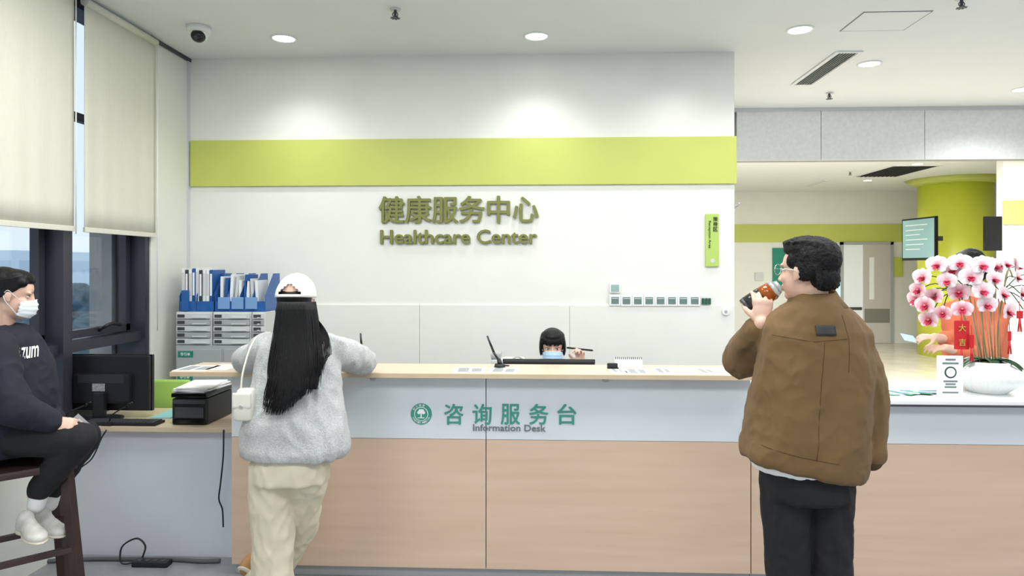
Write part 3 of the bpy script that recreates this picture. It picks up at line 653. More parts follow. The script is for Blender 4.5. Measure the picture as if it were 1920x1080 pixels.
a=P(1853,405,10.0); b=P(1884,470,10.0); e=top('television','dark screen mounted beside the hall wall','television',((a.x+b.x)/2,10,1.9)); attach(e,box('bezel',a.x,b.x,10.05,10.12,b.z,a.z,M_blackg,.01),box('wall_arm',b.x-.06,b.x-.02,10.12,10.3,2.0,2.08,M_dgrey))
q=P(1381,385,WY); e=top('wall_bracket','small chrome bracket on the edge of the wall','bracket',(XR,WY+.05,q.z)); attach(e,sweep('arm',[(XR,WY+.05,q.z-.02),(XR+.03,WY+.03,q.z),(XR+.04,WY+.02,q.z+.02)],.01,M_metal),box('plate',XR,XR+.008,WY+.03,WY+.07,q.z-.3,q.z+.01,M_lgrey,.002))
# ---------------------------------------------------------------- people toolkit
def headM(c,yaw,pitch=0,roll=0,s=1):
    return T(c)@Matrix.Rotation(math.radians(yaw),4,'Z')@Matrix.Rotation(math.radians(roll),4,'Y')@Matrix.Rotation(math.radians(pitch),4,'X')@Matrix.Scale(s,4)
def add_head(bm,M):
    ell(bm,(0,-.015,.025),(.074,.092,.09),M); ell(bm,(0,.022,-.035),(.059,.064,.078),M); ell(bm,(0,.03,.03),(.062,.055,.055),M)
    ell(bm,(0,.056,-.092),(.024,.024,.02),M); ell(bm,(0,-.0,-.06),(.052,.06,.045),M)
    for i in range(7):
        t=i/6; ell(bm,(0,.083+.020*t**1.3,.008-.046*t),(.006+.005*t,.009,.009),M,10,8)
    for s in (-1,1):
        ell(bm,(s*.009,.093,-.04),(.008,.009,.007),M,10,8); ell(bm,(s*.034,.058,-.03),(.022,.02,.022),M)
        ell(bm,(s*.032,.07,.018),(.022,.012,.007),M); ell(bm,(s*.074,-.006,-.004),(.009,.017,.026),M); ell(bm,(s*.073,.0,-.026),(.007,.01,.012),M)
    ell(bm,(0,.083,-.060),(.022,.009,.006),M); ell(bm,(0,.081,-.070),(.019,.009,.007),M)
def face_parts(par,M,mouth=False):
    L=[]
    for s in (-1,1):
        bm=bmesh.new(); ell(bm,(s*.031,.0685,.0),(.0125,.0085,.0048),M,16,10); L.append(frombm('eye',bm,M_eye))
        bm=bmesh.new(); ell(bm,(s*.031,.0742,.0),(.0055,.0035,.0047),M,12,8); L.append(frombm('iris',bm,M_iris))
        bm=bmesh.new()
        sweepbm(bm,[M@Vector((s*(.018+.028*t),.0795-.008*t*t,.020+.004*math.sin(t*2.6))) for t in (0,.33,.66,1)],.0023,seg=6,n=3,r1=.001)
        sweepbm(bm,[M@Vector((s*(.018+.026*t),.0765-.006*t*t,.0045+.0025*math.sin(t*3.1))) for t in (0,.33,.66,1)],.0011,seg=6,n=3)
        L.append(frombm('eyebrow',bm,M_brow))
    if mouth:
        bm=bmesh.new(); ell(bm,(0,.0865,-.061),(.019,.006,.0033),M); ell(bm,(0,.0855,-.068),(.016,.006,.004),M); L.append(frombm('lips',bm,M_lip))
    attach(par,*L)
def face_mask(par,M,m,drop=0):
    bm=bmesh.new(); G=[]
    for i in range(21):
        u=-1+i*.1; row=[]
        for k in range(13):
            v=-1+k/6; a=u*1.22
            hh=.046*(1-.30*abs(u)**2); z=-.052+hh*v+drop-.006*abs(u)
            y=.018+.084*math.cos(a)+.014*(1-v*v)*(1-u*u)+(.004 if k%3==0 else 0); x=.068*math.sin(a)*(1-.10*(v<0)*abs(v))
            if v<-.6: y-=.02*(abs(v)-.6)
            row.append(bm.verts.new(M@Vector((x,y,z))))
        G.append(row)
    for i in range(20):
        for k in range(12): bm.faces.new((G[i][k],G[i+1][k],G[i+1][k+1],G[i][k+1]))
    ob=frombm('face_mask',bm,m); s=ob.modifiers.new('s','SOLIDIFY'); s.thickness=.0015; applymods(ob); attach(par,ob)
    for s in (-1,1):
        for zz,z2 in ((-.02,.018),(-.085,-.03)):
            attach(ob,sweep('ear_loop',[M@Vector((s*.063,.046,zz)),M@Vector((s*.074,.02,(zz+z2)/2)),M@Vector((s*.082,-.008,z2)),M@Vector((s*.078,-.022,-.004))],.0012,m,seg=6,n=4))
def add_hand(bm,wrist,d,back,side,curl=(25,28,32,36),thumb=20,s=1.0,spread=4,thumbout=.75):
    Yv=Vector(d).normalized(); Zv=Vector(back); Zv=(Zv-Yv*Zv.dot(Yv)).normalized(); Xv=Yv.cross(Zv)*side
    W=Vector(wrist); L=lambda x,y,z: W+(Xv*x+Yv*y+Zv*z)*s
    mm=Matrix((Xv,Yv,Zv)).transposed().to_4x4(); mm=T(W)@mm@Matrix.Scale(s,4)
    ell(bm,(0,.045,0),(.037,.05,.0135),mm); ell(bm,(.018,.03,-.006),(.02,.03,.013),mm); ell(bm,(0,.075,.001),(.036,.02,.012),mm); ell(bm,(0,.0,0),(.026,.03,.018),mm)
    for i,(x,len_,r) in enumerate(((.031,.074,.0083),(.0105,.082,.0085),(-.0105,.076,.0082),(-.031,.060,.0072))):
        y=.088-(.006 if i in(0,2) else 0)-(.014 if i==3 else 0); p=[L(x,y-.012,0),L(x,y,0)]; a=0; cur=Vector((x,y,0)); sp=math.radians(spread*(1.5-i))
        for j,f in enumerate((.45,.3,.25)):
            a+=math.radians(curl[i])*(1.0 if j else .8); cur=cur+Vector((math.sin(sp)*math.cos(a),math.cos(a)*math.cos(sp),-math.sin(a)))*len_*f; p.append(L(*cur))
        tube(bm,p,[r*s,r*s,r*.98*s,r*.92*s,r*.8*s],12)
    a=math.radians(thumb); b0=Vector((.026,.02,-.006)); d1=Vector((thumbout,.7,-.35)).normalized(); b1=b0+d1*.042; d2=Vector((thumbout*.5*math.cos(a),1,-.35-math.sin(a))).normalized(); b2=b1+d2*.032; b3=b2+Vector((0,1,-.4-math.sin(a)*.6)).normalized()*.02
    tube(bm,[L(*b0),L(*b1),L(*b2),L(*b3)],[.0135*s,.0108*s,.0098*s,.008*s],12)
def shoe(par,heel,toe,m_up,m_sole,w=.045,name='shoe',up=Vector((0,0,1)),h=.075):
    heel=Vector(heel);toe=Vector(toe); f=(toe-heel); L=f.length; f.normalize(); r=f.cross(up).normalized(); u=r.cross(f).normalized()
    mm=Matrix((f,r,u)).transposed().to_4x4(); mm=T(heel)@mm
    bm=bmesh.new(); ell(bm,(.045,0,.035),(.05,w*.78,.045),mm); ell(bm,(.05,0,.06),(.042,w*.8,h-.03),mm); ell(bm,(L*.5,0,.035),(L*.35,w*.85,.036),mm); ell(bm,(L-.07,0,.028),(.072,w,.03),mm); ell(bm,(L*.38,0,.055),(L*.2,w*.66,.032),mm)
    a=remesh(name,bm,.006,m_up,3); bm=bmesh.new(); ell(bm,(.05,0,.012),(.056,w*.9,.013),mm); ell(bm,(L*.5,0,.012),(L*.4,w*.8,.013),mm); ell(bm,(L-.075,0,.012),(.082,w*1.07,.013),mm); b=remesh('sole',bm,.006,m_sole,2)
    bm=bmesh.new()
    for k in range(4):
        x=L*.36+k*.018; z=.078-k*.008; sweepbm(bm,[mm@Vector((x,-.022,z-.006)),mm@Vector((x+.006,0,z+.006)),mm@Vector((x,.022,z-.006))],.003,seg=6,n=3)
    c=frombm('laces',bm,M_grey if m_up is M_shoe else M_whiteink); attach(par,a); attach(a,b,c)

# ---------------------------------------------------------------- man in brown jacket
MY=2.5
def Q(x,y,dy=0): return P(x,y,MY+dy)
man=top('person','person in brown jacket and black trousers drinking from bottle','person',(Q(1530,1000).x,MY,0))
HM=headM(Q(1513,508),40,3)
bm=bmesh.new(); add_head(bm,HM)
tube(bm,[HM@Vector((0,-.02,-.05)),Q(1524,562,.02),Q(1530,600,.02)],[.054,.054,.075])
loft(bm,[(Q(1530,600),.10,.06),(Q(1530,630),.15,.085),(Q(1528,700),.145,.09),(Q(1520,780),.13,.085),(Q(1512,850),.135,.085),(Q(1511,900),.135,.09)])
mouth=HM@Vector((0,.104,-.062)); tip=Q(1396,577,.10); bd=(tip-mouth).normalized(); bl=(tip-mouth).length
eL=Q(1390,672,.24); wL=Q(1428,606,.03); eR=Q(1634,745,.02); wR=Q(1634,838,-.02)
tube(bm,[Q(1450,635,.02),eL,wL],[.045,.04,.027]); tube(bm,[Q(1600,640),eR,wR],[.045,.04,.028])
hipL=Q(1473,890); hipR=Q(1553,890); knL=Q(1480,1115,.0); knR=Q(1556,1115,.0); fl=Vector((Q(1490,1300).x,2.48,.09)); fr=Vector((Q(1566,1300).x,2.5,.09))
tube(bm,[hipL,knL,fl],[.066,.048,.038]); tube(bm,[hipR,knR,fr],[.066,.048,.038])
gp=mouth+bd*bl*.60
hv=(gp+Vector((-.0,-.040,-.01)))-wL; add_hand(bm,wL,(hv.x,hv.y*.6,hv.z),(-.15,-1,.1),-1,(38,44,48,54),30,.98,spread=5)
add_hand(bm,wR,(-.22,.0,-1),(.9,-.4,0),1,(68,72,76,80),40,.86)
attach(man,remesh('body',bm,.0048,M_skin,2)); face_parts(man,HM,True)
def hairbase(M,parts,vox,wr,m=M_hairs,tufts=(),sm=3):
    bm=bmesh.new()
    for c,r in parts: ell(bm,c,r,M)
    for pts,r in tufts: sweepbm(bm,[M@Vector(p) for p in pts],r,seg=7,n=3,r1=.002)
    return remesh('hair',bm,vox,m,sm,wr)
random.seed(3); tf=[]
for i in range(90):
    a=random.uniform(0,6.28); q=random.random()**.5; x=.07*q*math.cos(a); y=-.02+.085*q*math.sin(a); z=.10+.022*(1-q*q)
    tf.append((((x,y,z-.02),(x*1.05,y+.012,z),(x*1.18+random.uniform(-.008,.008),y+.03,z+.004-.012*q)),.0085))
for i in range(26):
    a=random.uniform(-1,1); tf.append((((a*.07,-.09+.02*abs(a),.03-random.random()*.05),(a*.074,-.108+.025*abs(a),-.01-random.random()*.03),(a*.07,-.098+.02*abs(a),-.045-random.random()*.02)),.008))
attach(man,hairbase(HM,[((0,-.030,.045),(.081,.088,.080)),((0,.0,.078),(.075,.085,.044)),((0,.035,.092),(.06,.052,.026)),((0,-.065,-.018),(.062,.048,.05)),((.066,-.03,.01),(.016,.045,.045)),((-.066,-.03,.01),(.016,.045,.045)),((.066,.022,.035),(.013,.018,.026)),((-.066,.022,.035),(.013,.018,.026))],.0042,[(.0022,(110,110,60),2)],M_hairs,tf,1))
bm=bmesh.new()
loft(bm,[(Q(1531,564,.0),.075,.065,-.05),(Q(1531,576),.100,.083,-.05),(Q(1530,594),.140,.100,-.05),(Q(1529,618),.178,.116,-.04),(Q(1526,680),.194,.128),(Q(1520,750),.206,.140,-.02),(Q(1511,815),.216,.150,-.08),(Q(1504,858),.216,.152,-.14),(Q(1501,874),.206,.146,-.18)])
tube(bm,[Q(1466,622,.02),Q(1424,652,.14),eL+Vector((-.0,0,-.01)),Q(1402,644,.15),Q(1421,618,.07)],[.068,.071,.067,.060,.047])
tube(bm,[Q(1586,624,.0),Q(1612,690,.01),Q(1628,755,.01),Q(1634,810,.0),Q(1634,848,-.015)],[.066,.067,.064,.058,.047])
jk=remesh('jacket',bm,.007,M_jacket,6,[(.008,(5,5,3),1),(.006,(11,11,6),4),(.0024,(26,26,18),2)]); attach(man,jk)
bv=bvh_of(jk)
def surf(bv,X,Z):
    h=bv.ray_cast(Vector((X,.5,Z)),Vector((0,1,0))); return h[0] if h[0] is not None else Vector((X,MY-.14,Z))
def seam(bv,pts,r,m,name='seam',n=6):
    pp=[]
    for i in range(len(pts)-1):
        for k in range(n):
            t=k/n; pp.append((pts[i][0]+(pts[i+1][0]-pts[i][0])*t,pts[i][1]+(pts[i+1][1]-pts[i][1])*t))
    pp.append(pts[-1]); out=[]
    for x,y in pp:
        q=Q(x,y,-.14); out.append(surf(bv,q.x,q.z))
    return sweep(name,out,r,m,seg=6,n=2)
def decal(bv,c,w,h,off,m,name,nx=8,nz=5):
    bm=bmesh.new(); G=[]
    for i in range(nx+1):
        row=[]
        for k in range(nz+1):
            s=surf(bv,c.x-w/2+w*i/nx,c.z-h/2+h*k/nz); row.append(bm.verts.new(s+Vector((0,-off,0))))
        G.append(row)
    for i in range(nx):
        for k in range(nz): bm.faces.new((G[i][k],G[i+1][k],G[i+1][k+1],G[i][k+1]))
    ob=frombm(name,bm,m); s=ob.modifiers.new('s','SOLIDIFY'); s.thickness=.0015; applymods(ob); return ob
attach(jk,seam(bv,[(1462,632),(1530,642),(1592,637)],.0014,M_jacketd),seam(bv,[(1549,642),(1541,720),(1533,800),(1527,862)],.0013,M_jacketd),seam(bv,[(1425,838),(1500,856),(1568,868)],.0014,M_jacketd),seam(bv,[(1588,592),(1596,640),(1594,700)],.0013,M_jacketd))
attach(jk,decal(bv,Q(1550,620,-.13),.066,.034,.003,M_blackink,'label_patch'))
attach(jk,openloft('collar',[(Q(1527,543,.01),.066,.066,.0,.22),(Q(1529,556,.01),.077,.076,.0,.18),(Q(1531,574,.0),.100,.090,0,.1)],.008,M_jacket))
bm=bmesh.new(); tube(bm,[Q(1634,846,-.014),Q(1633,861,-.018)],[.046,.041]); attach(jk,remesh('cuff',bm,.006,M_jacketd,2))
bm=bmesh.new(); loft(bm,[(Q(1505,820),.165,.12),(Q(1499,868),.168,.125,-.06),(Q(1498,884),.164,.12,-.10)]); attach(man,remesh('shirt',bm,.008,M_whiteink,2,[(.003,(20,20,6),1)]))
bm=bmesh.new(); loft(bm,[(Q(1508,850),.15,.115),(Q(1510,905),.158,.12),(Q(1512,930),.155,.12)])
tube(bm,[hipL,Q(1474,1000),knL,Q(1484,1230),fl+Vector((-.0,0,-.0))],[.086,.078,.072,.068,.064]); tube(bm,[hipR,Q(1553,1000),knR,Q(1562,1230),fr],[.086,.078,.072,.068,.064])
attach(man,remesh('trousers',bm,.008,M_blackc,4,[(.006,(14,14,5),7),(.003,(20,20,16),3)]))
shoe(man,(fl.x+.0,fl.y-.06,0),(fl.x-.03,fl.y+.2,0),M_blackc,M_sole); shoe(man,(fr.x,fr.y-.06,0),(fr.x+.03,fr.y+.2,0),M_blackc,M_sole)
bm=bmesh.new()
for s in (-1,1):
    sweepbm(bm,[HM@Vector((s*.033+.022*math.cos(t*math.pi/6),.094,.0+.019*math.sin(t*math.pi/6))) for t in range(13)],.0013,seg=6,n=3)
    sweepbm(bm,[HM@Vector((s*.055,.093,.004)),HM@Vector((s*.078,.07,.004)),HM@Vector((s*.083,.01,.004)),HM@Vector((s*.08,-.02,-.006))],.0014,seg=6,n=3)
sweepbm(bm,[HM@Vector((-.011,.096,.003)),HM@Vector((0,.1,.006)),HM@Vector((.011,.096,.003))],.0013,seg=6,n=3); attach(man,frombm('glasses',bm,M_metal))
e=top('drink_bottle','wide tumbler of amber tea held to the mouth','bottle',mouth)
B=lambda t: mouth+bd*bl*t
attach(e,cyl('mouth_rim',B(0),B(.10),.023,.027,M_clear),cyl('clear_neck',B(.10),B(.22),.028,.036,M_clear),cyl('tea',B(.22),B(.5),.036,.037,M_tea),cyl('body',B(.5),B(.92),.0375,.036,M_bglass),cyl('base_cap',B(.92),B(1.0),.036,.033,M_dgrey))
# ---------------------------------------------------------------- woman at the counter
WYY=3.08
def V(x,y,dy=0): return P(x,y,WYY+dy)
wom=top('person','person with long black hair, white cap, grey jumper leaning on counter','person',(V(550,1000).x,WYY,0))
HW=headM(V(556,563,.08),0,-10,0,.95)
bm=bmesh.new(); add_head(bm,HW); tube(bm,[HW@Vector((0,-.02,-.05)),V(558,615,.08),V(560,650,.08)],[.05,.05,.06])
loft(bm,[(V(560,632,.08),.08,.05),(V(560,655,.08),.145,.08),(V(556,720,.02),.13,.085),(V(553,800,-.03),.125,.085),(V(548,860,-.04),.145,.095),(V(545,890,-.04),.145,.095)])
e1=Vector((V(462,680,.40).x,3.46,1.165)); h1=Vector((V(505,670,.62).x,3.70,1.135)); e2=Vector((V(682,680,.40).x,3.46,1.165)); h2=Vector((V(628,670,.62).x,3.72,1.135))
tube(bm,[V(497,665,.09),e1,h1],[.04,.036,.024]); tube(bm,[V(622,665,.09),e2,h2],[.04,.036,.024])
lh=V(512,872,-.04); rh=V(578,872,-.04); lk=V(512,1005,-.02); rk=V(566,985,.14); la=Vector((V(508,1150).x,3.06,.09)); ra=V(468,1100,.26)
tube(bm,[lh,lk,la],[.072,.048,.038]); tube(bm,[rh,rk,ra],[.072,.048,.038])
add_hand(bm,h1,(.3,1,-.05),(0,0,1),1,(15,18,20,22),10,.9); add_hand(bm,h2,(-.3,1,-.05),(0,0,1),-1,(15,18,20,22),10,.9)
attach(wom,remesh('body',bm,.0048,M_skin,2)); face_parts(wom,HW,True)
bm=bmesh.new()
loft(bm,[(V(560,618,.08),.07,.06),(V(560,628,.07),.12,.085),(V(560,648,.06),.170,.11),(V(559,685,.05),.186,.122),(V(556,740,.02),.203,.133),(V(553,800,-.02),.228,.145),(V(553,838,-.03),.238,.15),(V(553,853,-.03),.222,.142)])
tube(bm,[V(502,655,.09),V(478,670,.24),e1,e1.lerp(h1,.8)],[.070,.066,.058,.045]); tube(bm,[V(616,653,.09),V(655,668,.24),e2,e2.lerp(h2,.8)],[.070,.068,.060,.045])
sw=remesh('jumper',bm,.008,M_knit,6,[(.011,(7,7,4.5),2),(.006,(16,16,9),5)]); attach(wom,sw)
attach(sw,openloft('cuff',[(e1.lerp(h1,.72),.045,.05),(e1.lerp(h1,.80),.04,.045)],.006,M_knit))
bm=bmesh.new(); loft(bm,[(V(551,836,-.035),.15,.11),(V(548,870,-.04),.168,.12),(V(545,900,-.035),.17,.125)])
tube(bm,[lh+Vector((-.005,0,-.03)),V(510,940,-.03),lk,V(512,1080,-.02),V(510,1152,-.02)],[.098,.095,.09,.088,.095]); tube(bm,[rh+Vector((-.0,0,-.03)),V(570,935,.04),rk,V(520,1060,.22),V(480,1093,.27)],[.092,.080,.072,.072,.078])
attach(wom,remesh('trousers',bm,.008,M_cream,4,[(.007,(13,13,5),3),(.004,(20,20,12),6)]))
shoe(wom,(la.x,3.0,0),(la.x-.03,3.24,0),M_shoe,M_sole,.043)
q=V(450,1068,.2); shoe(wom,q,(q.x+.03,q.y+.14,.01),M_brown,M_sole,.042)
bm=bmesh.new(); n1=40; n2=14; G={}
for i in range(n1):
    a=2*math.pi*i/n1
    for k in range(n2+1):
        t=k/n2*math.pi/2; r=.099; x=r*.95*math.cos(t)*math.cos(a); y=-.012+r*1.08*math.cos(t)*math.sin(a); z=.012+.118*math.sin(t)+.012*math.sin(a)*math.cos(t)
        if k<n2 or i==0: G[i,k]=bm.verts.new(HW@Vector((x,y,z)))
for i in range(n1):
    for k in range(n2):
        a=math.degrees(2*math.pi*(i+.5)/n1); da=abs(a-270)
        if 1<=k<=4 and da<32-(k-1)*7: continue
        j=(i+1)%n1
        if k<n2-1: bm.faces.new((G[i,k],G[j,k],G[j,k+1],G[i,k+1]))
        else: bm.faces.new((G[i,k],G[j,k],G[0,n2]))
cap=frombm('baseball_cap',bm,M_cap); s=cap.modifiers.new('s','SOLIDIFY'); s.thickness=.003; s.offset=1; applymods(cap); attach(wom,cap)
bm=bmesh.new(); ell(bm,(0,-.012,.132),(.008,.008,.004),HW)
for k in range(6):
    a=k*math.pi/3+.52; sweepbm(bm,[HW@Vector((.0965*math.cos(t)*math.cos(a),-.012+.1085*math.cos(t)*math.sin(a),.013+.12*math.sin(t)+.012*math.sin(a)*math.cos(t))) for t in [j*math.pi/14 for j in range(2,8)]],.0012,seg=5,n=2)
attach(cap,frombm('button_and_seams',bm,M_lgrey))
bm=bmesh.new(); G=[]
for i in range(13):
    a=math.radians(30+i*10); G.append([bm.verts.new(HW@Vector((.09*math.cos(a)*(1-.1*k/5),-.012+.104*math.sin(a)+.07*k/5*math.sin(a)**.5,.014-.004*k+.0))) for k in range(6)])
for i in range(12):
    for k in range(5): bm.faces.new((G[i][k],G[i+1][k],G[i+1][k+1],G[i][k+1]))
br=frombm('brim',bm,M_cap); s=br.modifiers.new('s','SOLIDIFY'); s.thickness=.004; applymods(br); attach(cap,br)
# long hair: solid inner fall plus fine strands over it
random.seed(11); bm=bmesh.new(); ell(bm,(0,-.03,.0),(.084,.084,.07),HW); ell(bm,(0,-.05,-.06),(.082,.052,.07),HW)
loft(bm,[(V(556,585,-.02),.080,.040),(V(557,630,-.06),.088,.032),(V(554,690,-.10),.082,.024),(V(545,722,-.125),.060,.016),(V(535,745,-.145),.034,.008)])
hr=remesh('hair',bm,.004,M_hair,2); attach(wom,hr)
bm=bmesh.new()
for i in range(680):
    u=random.uniform(-1,1); side=-1 if random.random()<.8 else .5
    lim=779-(max(0,u+.1))*52-(max(0,-u-.75))*60; end=lim-random.random()**2.2*60
    wv=random.uniform(-5,5); b=side*.040*(1-u*u)**.5
    f=random.uniform(.92,1.06)
    p0=V(556+u*36,566,-.03+b*1.2); p1=V(557+u*43*f,628,-.062+b); p2=V(554+u*47*f+wv,685,-.103+b*.85); p3=V(547+u*46*f-wv,730,-.135+b*.7); p4=V(534+u*44*f+random.uniform(-6,6),775,-.165+b*.5)
    if end<740: p3,p4=p2.lerp(p3,.6),p3.lerp(p4,max(0,(end-725)/50))
    else: p4=p3.lerp(p4,(end-730)/45)
    sweepbm(bm,[p0,p1,p2,p3,p4],random.uniform(.0020,.0034),seg=4,n=3,r1=.0005,pw=2.5)
for xx,ee in ((600,715),(608,702),(613,664),(594,700),(606,690),(611,680),(603,725)):
    for j in range(5): sweepbm(bm,[V(588,590,-.03),V(xx-3+j,625,-.07),V(xx+2+j*1.6,665,-.10),V(xx-2-j,ee-j*3,-.12)],.0026,seg=4,n=4,r1=.0006)
hs=frombm('hair_strands',bm,M_hair); hs['kind']='stuff'; attach(hr,hs)
bp=V(460,757,-.10); e=top('handbag','small cream leather shoulder bag with a thin strap','bag',(bp.x,bp.y,bp.z-.07))
bm=bmesh.new(); loft(bm,[((bp.x,bp.y,bp.z-.07),.040,.035),((bp.x,bp.y,bp.z-.06),.048,.045),((bp.x,bp.y,bp.z+.0),.046,.042),((bp.x+.004,bp.y,bp.z+.06),.036,.03),((bp.x+.004,bp.y,bp.z+.068),.028,.022)],pw=3.2); a=frombm('body',bm,M_bag)
attach(e,a,box('flap',bp.x-.04,bp.x+.042,bp.y-.047,bp.y-.030,bp.z-.01,bp.z+.055,M_bag,.008),sweep('strap',[(bp.x-.02,bp.y,bp.z+.06),V(455,700,-.1),V(468,655,-.055),V(481,632,.02)],.0045,M_bag),cyl('clasp',(bp.x,bp.y-.05,bp.z-.005),(bp.x,bp.y-.046,bp.z-.005),.008,.008,M_metal,16))
# ---------------------------------------------------------------- seated woman
def G_(x,y,Y=3.0): return P(x,y,Y)
st=G_(34,857); SZ=.765
e=top('bar_stool','dark brown wooden bar stool with foot rungs','stool',(st.x,3.02,0)); L=[]
bm=bmesh.new(); bbox(bm,-.19,.19,-.19,.19,SZ-.035,SZ,.012,mtx=T((st.x,3.02,0))@Matrix.Rotation(math.pi/4,4,'Z')); L.append(frombm('seat',bm,M_stool,False)); foot=[]
for k in range(4):
    a=k*math.pi/2; d=Vector((math.cos(a),math.sin(a),0)); p1=Vector((st.x,3.02,SZ-.03))+d*.21; p0=Vector((st.x,3.02,0))+d*.29; foot.append((p0,p1))
    bm=bmesh.new(); q=(p1-p0); mm=T(p0)@q.to_track_quat('Z','Y').to_matrix().to_4x4(); bbox(bm,-.021,.021,-.021,.021,0,q.length,.004,mtx=mm); L.append(frombm('leg',bm,M_stool,False))
for k in range(4):
    zf=.50 if k%2 else .56
    a=foot[k][0].lerp(foot[k][1],zf); b=foot[(k+1)%4][0].lerp(foot[(k+1)%4][1],zf); bm=bmesh.new(); q=b-a; mm=T(a)@q.to_track_quat('Z','Y').to_matrix().to_4x4(); bbox(bm,-.015,.015,-.012,.012,0,q.length,.003,mtx=mm); L.append(frombm('rung',bm,M_stool,False))
attach(e,*L)
sea=top('person','seated person in navy hoodie and face mask holding phone','person',(st.x,3.0,SZ))
HS=headM(G_(20,551),-56,-12,0,.98)
bm=bmesh.new(); add_head(bm,HS); tube(bm,[HS@Vector((0,-.02,-.05)),G_(4,615),G_(4,650)],[.05,.05,.06])
loft(bm,[(G_(5,630),.06,.1),(G_(8,660),.09,.15),(G_(14,730),.1,.14),(G_(5,800),.12,.15),(G_(0,835),.12,.15)])
s1_=G_(-4,655,2.87); el1=G_(26,765,2.80); w1=G_(98,792,2.88); s2_=G_(10,655,3.17); el2=G_(55,765,3.2); w2=G_(108,790,3.05)
tube(bm,[s1_,el1,w1],[.042,.037,.025]); tube(bm,[s2_,el2,w2],[.042,.037,.025])
hp1=G_(-8,815,2.92); k1=G_(150,822,2.93); an1=G_(68,925,2.99); hp2=G_(-8,815,3.1); k2=G_(160,818,3.14); an2=G_(92,925,3.12)
tube(bm,[hp1,k1,an1],[.075,.05,.036]); tube(bm,[hp2,k2,an2],[.075,.05,.036])
add_hand(bm,w1,(1,.25,-.25),(-.1,-.8,.5),1,(45,48,50,52),25,.92); add_hand(bm,w2,(1,-.25,-.3),(0,.8,.5),-1,(45,48,50,52),25,.92)
attach(sea,remesh('body',bm,.0048,M_skin,2)); face_parts(sea,HS); face_mask(sea,HS,M_mask)
random.seed(8); tf=[]
for i in range(70):
    a=random.uniform(-1,1); s=1 if a>0 else -1; r=abs(a)
    tf.append((((s*.055*r**.5,.062-.02*r,.105-.05*r),(s*(.075),.01,.085-.07*r),(s*.07,-.06,.05-.08*r),(s*.02,-.118,.02)),.006))
attach(sea,hairbase(HS,[((0,-.035,.037),(.080,.088,.084)),((0,.004,.078),(.073,.080,.041)),((0,-.125,.02),(.045,.045,.05)),((0,-.07,-.03),(.056,.045,.045)),((.067,-.01,.042),(.014,.042,.035)),((-.067,-.01,.042),(.014,.042,.035)),((.06,.035,.06),(.016,.025,.022)),((-.06,.035,.06),(.016,.025,.022))],.0045,[],M_hair,tf,1))
bm=bmesh.new(); loft(bm,[(G_(4,610),.075,.075,0),(G_(4,620),.10,.12),(G_(6,638),.125,.165),(G_(12,675),.14,.195),(G_(20,730),.155,.2),(G_(22,780),.16,.2),(G_(12,825),.165,.2),(G_(5,845),.15,.19)])
tube(bm,[s1_,G_(6,705,2.83),el1,el1.lerp(w1,.55),el1.lerp(w1,.92)],[.072,.068,.066,.058,.045]); tube(bm,[s2_,el2,el2.lerp(w2,.9)],[.075,.066,.045])
ell(bm,G_(-18,618),(.06,.1,.045))
hd_=remesh('hoodie',bm,.008,M_navy,5,[(.008,(7,7,5),9),(.005,(16,16,16),2)]); attach(sea,hd_)
bv=bvh_of(hd_); dr=Vector((-.55,.835,0)).normalized(); tg=Vector((.835,.55,0)).normalized()
c0=G_(49,664,2.9); hh=bv.ray_cast(c0-dr*.6,dr); c0=hh[0] if hh[0] is not None else c0
t=text('chest_lettering','nzum',.075,.05,c0,M_whiteink,ext=0,off=.018,layer=.0004)
for v in t.data.vertices:
    dep=-v.co.y; o_=c0+tg*v.co.x+Vector((0,0,v.co.z))-dr*.5; h=bv.ray_cast(o_,dr)
    p_=(h[0]-dr*(.004+dep)) if (h[0] is not None and (h[0]-c0).length<.09) else o_+dr*.5-dr*(.01+dep)
    v.co=p_-c0
attach(hd_,t)
bm=bmesh.new(); tube(bm,[hp1,hp1.lerp(k1,.6),k1,k1.lerp(an1,.5),an1.lerp(k1,.08)],[.098,.086,.07,.062,.05]); tube(bm,[hp2,hp2.lerp(k2,.6),k2,k2.lerp(an2,.5),an2.lerp(k2,.08)],[.098,.086,.07,.062,.05]); ell(bm,G_(-10,820),(.13,.18,.09))
attach(sea,remesh('trousers',bm,.008,M_blackc,4,[(.004,(10,10,14),9)]))
for an_,k_ in ((an1,k1),(an2,k2)):
    bm=bmesh.new(); tube(bm,[an_.lerp(k_,.12),an_+Vector((.0,0,-.05))],[.04,.038]); attach(sea,remesh('sock',bm,.006,M_white,2))
a=an1+Vector((-.05,-.03,-.155)); shoe(sea,a,a+Vector((.19,-.12,-.02)),M_shoe,M_sole,.043); a=an2+Vector((-.05,-.02,-.15)); shoe(sea,a,a+Vector((.2,-.09,-.02)),M_shoe,M_sole,.043)
q=G_(132,806,2.93); e=top('mobile_phone','dark mobile phone held in both hands','phone',q); bm=bmesh.new(); mm=T(q)@Euler((math.radians(-35),math.radians(40),0)).to_matrix().to_4x4(); bbox(bm,-.036,.036,-.004,.004,-.07,.07,.0035,mtx=mm); a=frombm('case',bm,M_blackg,False); bm=bmesh.new(); bbox(bm,-.012,.012,-.007,-.003,.03,.055,.002,mtx=mm); attach(e,a,frombm('camera_bump',bm,M_grey,False))
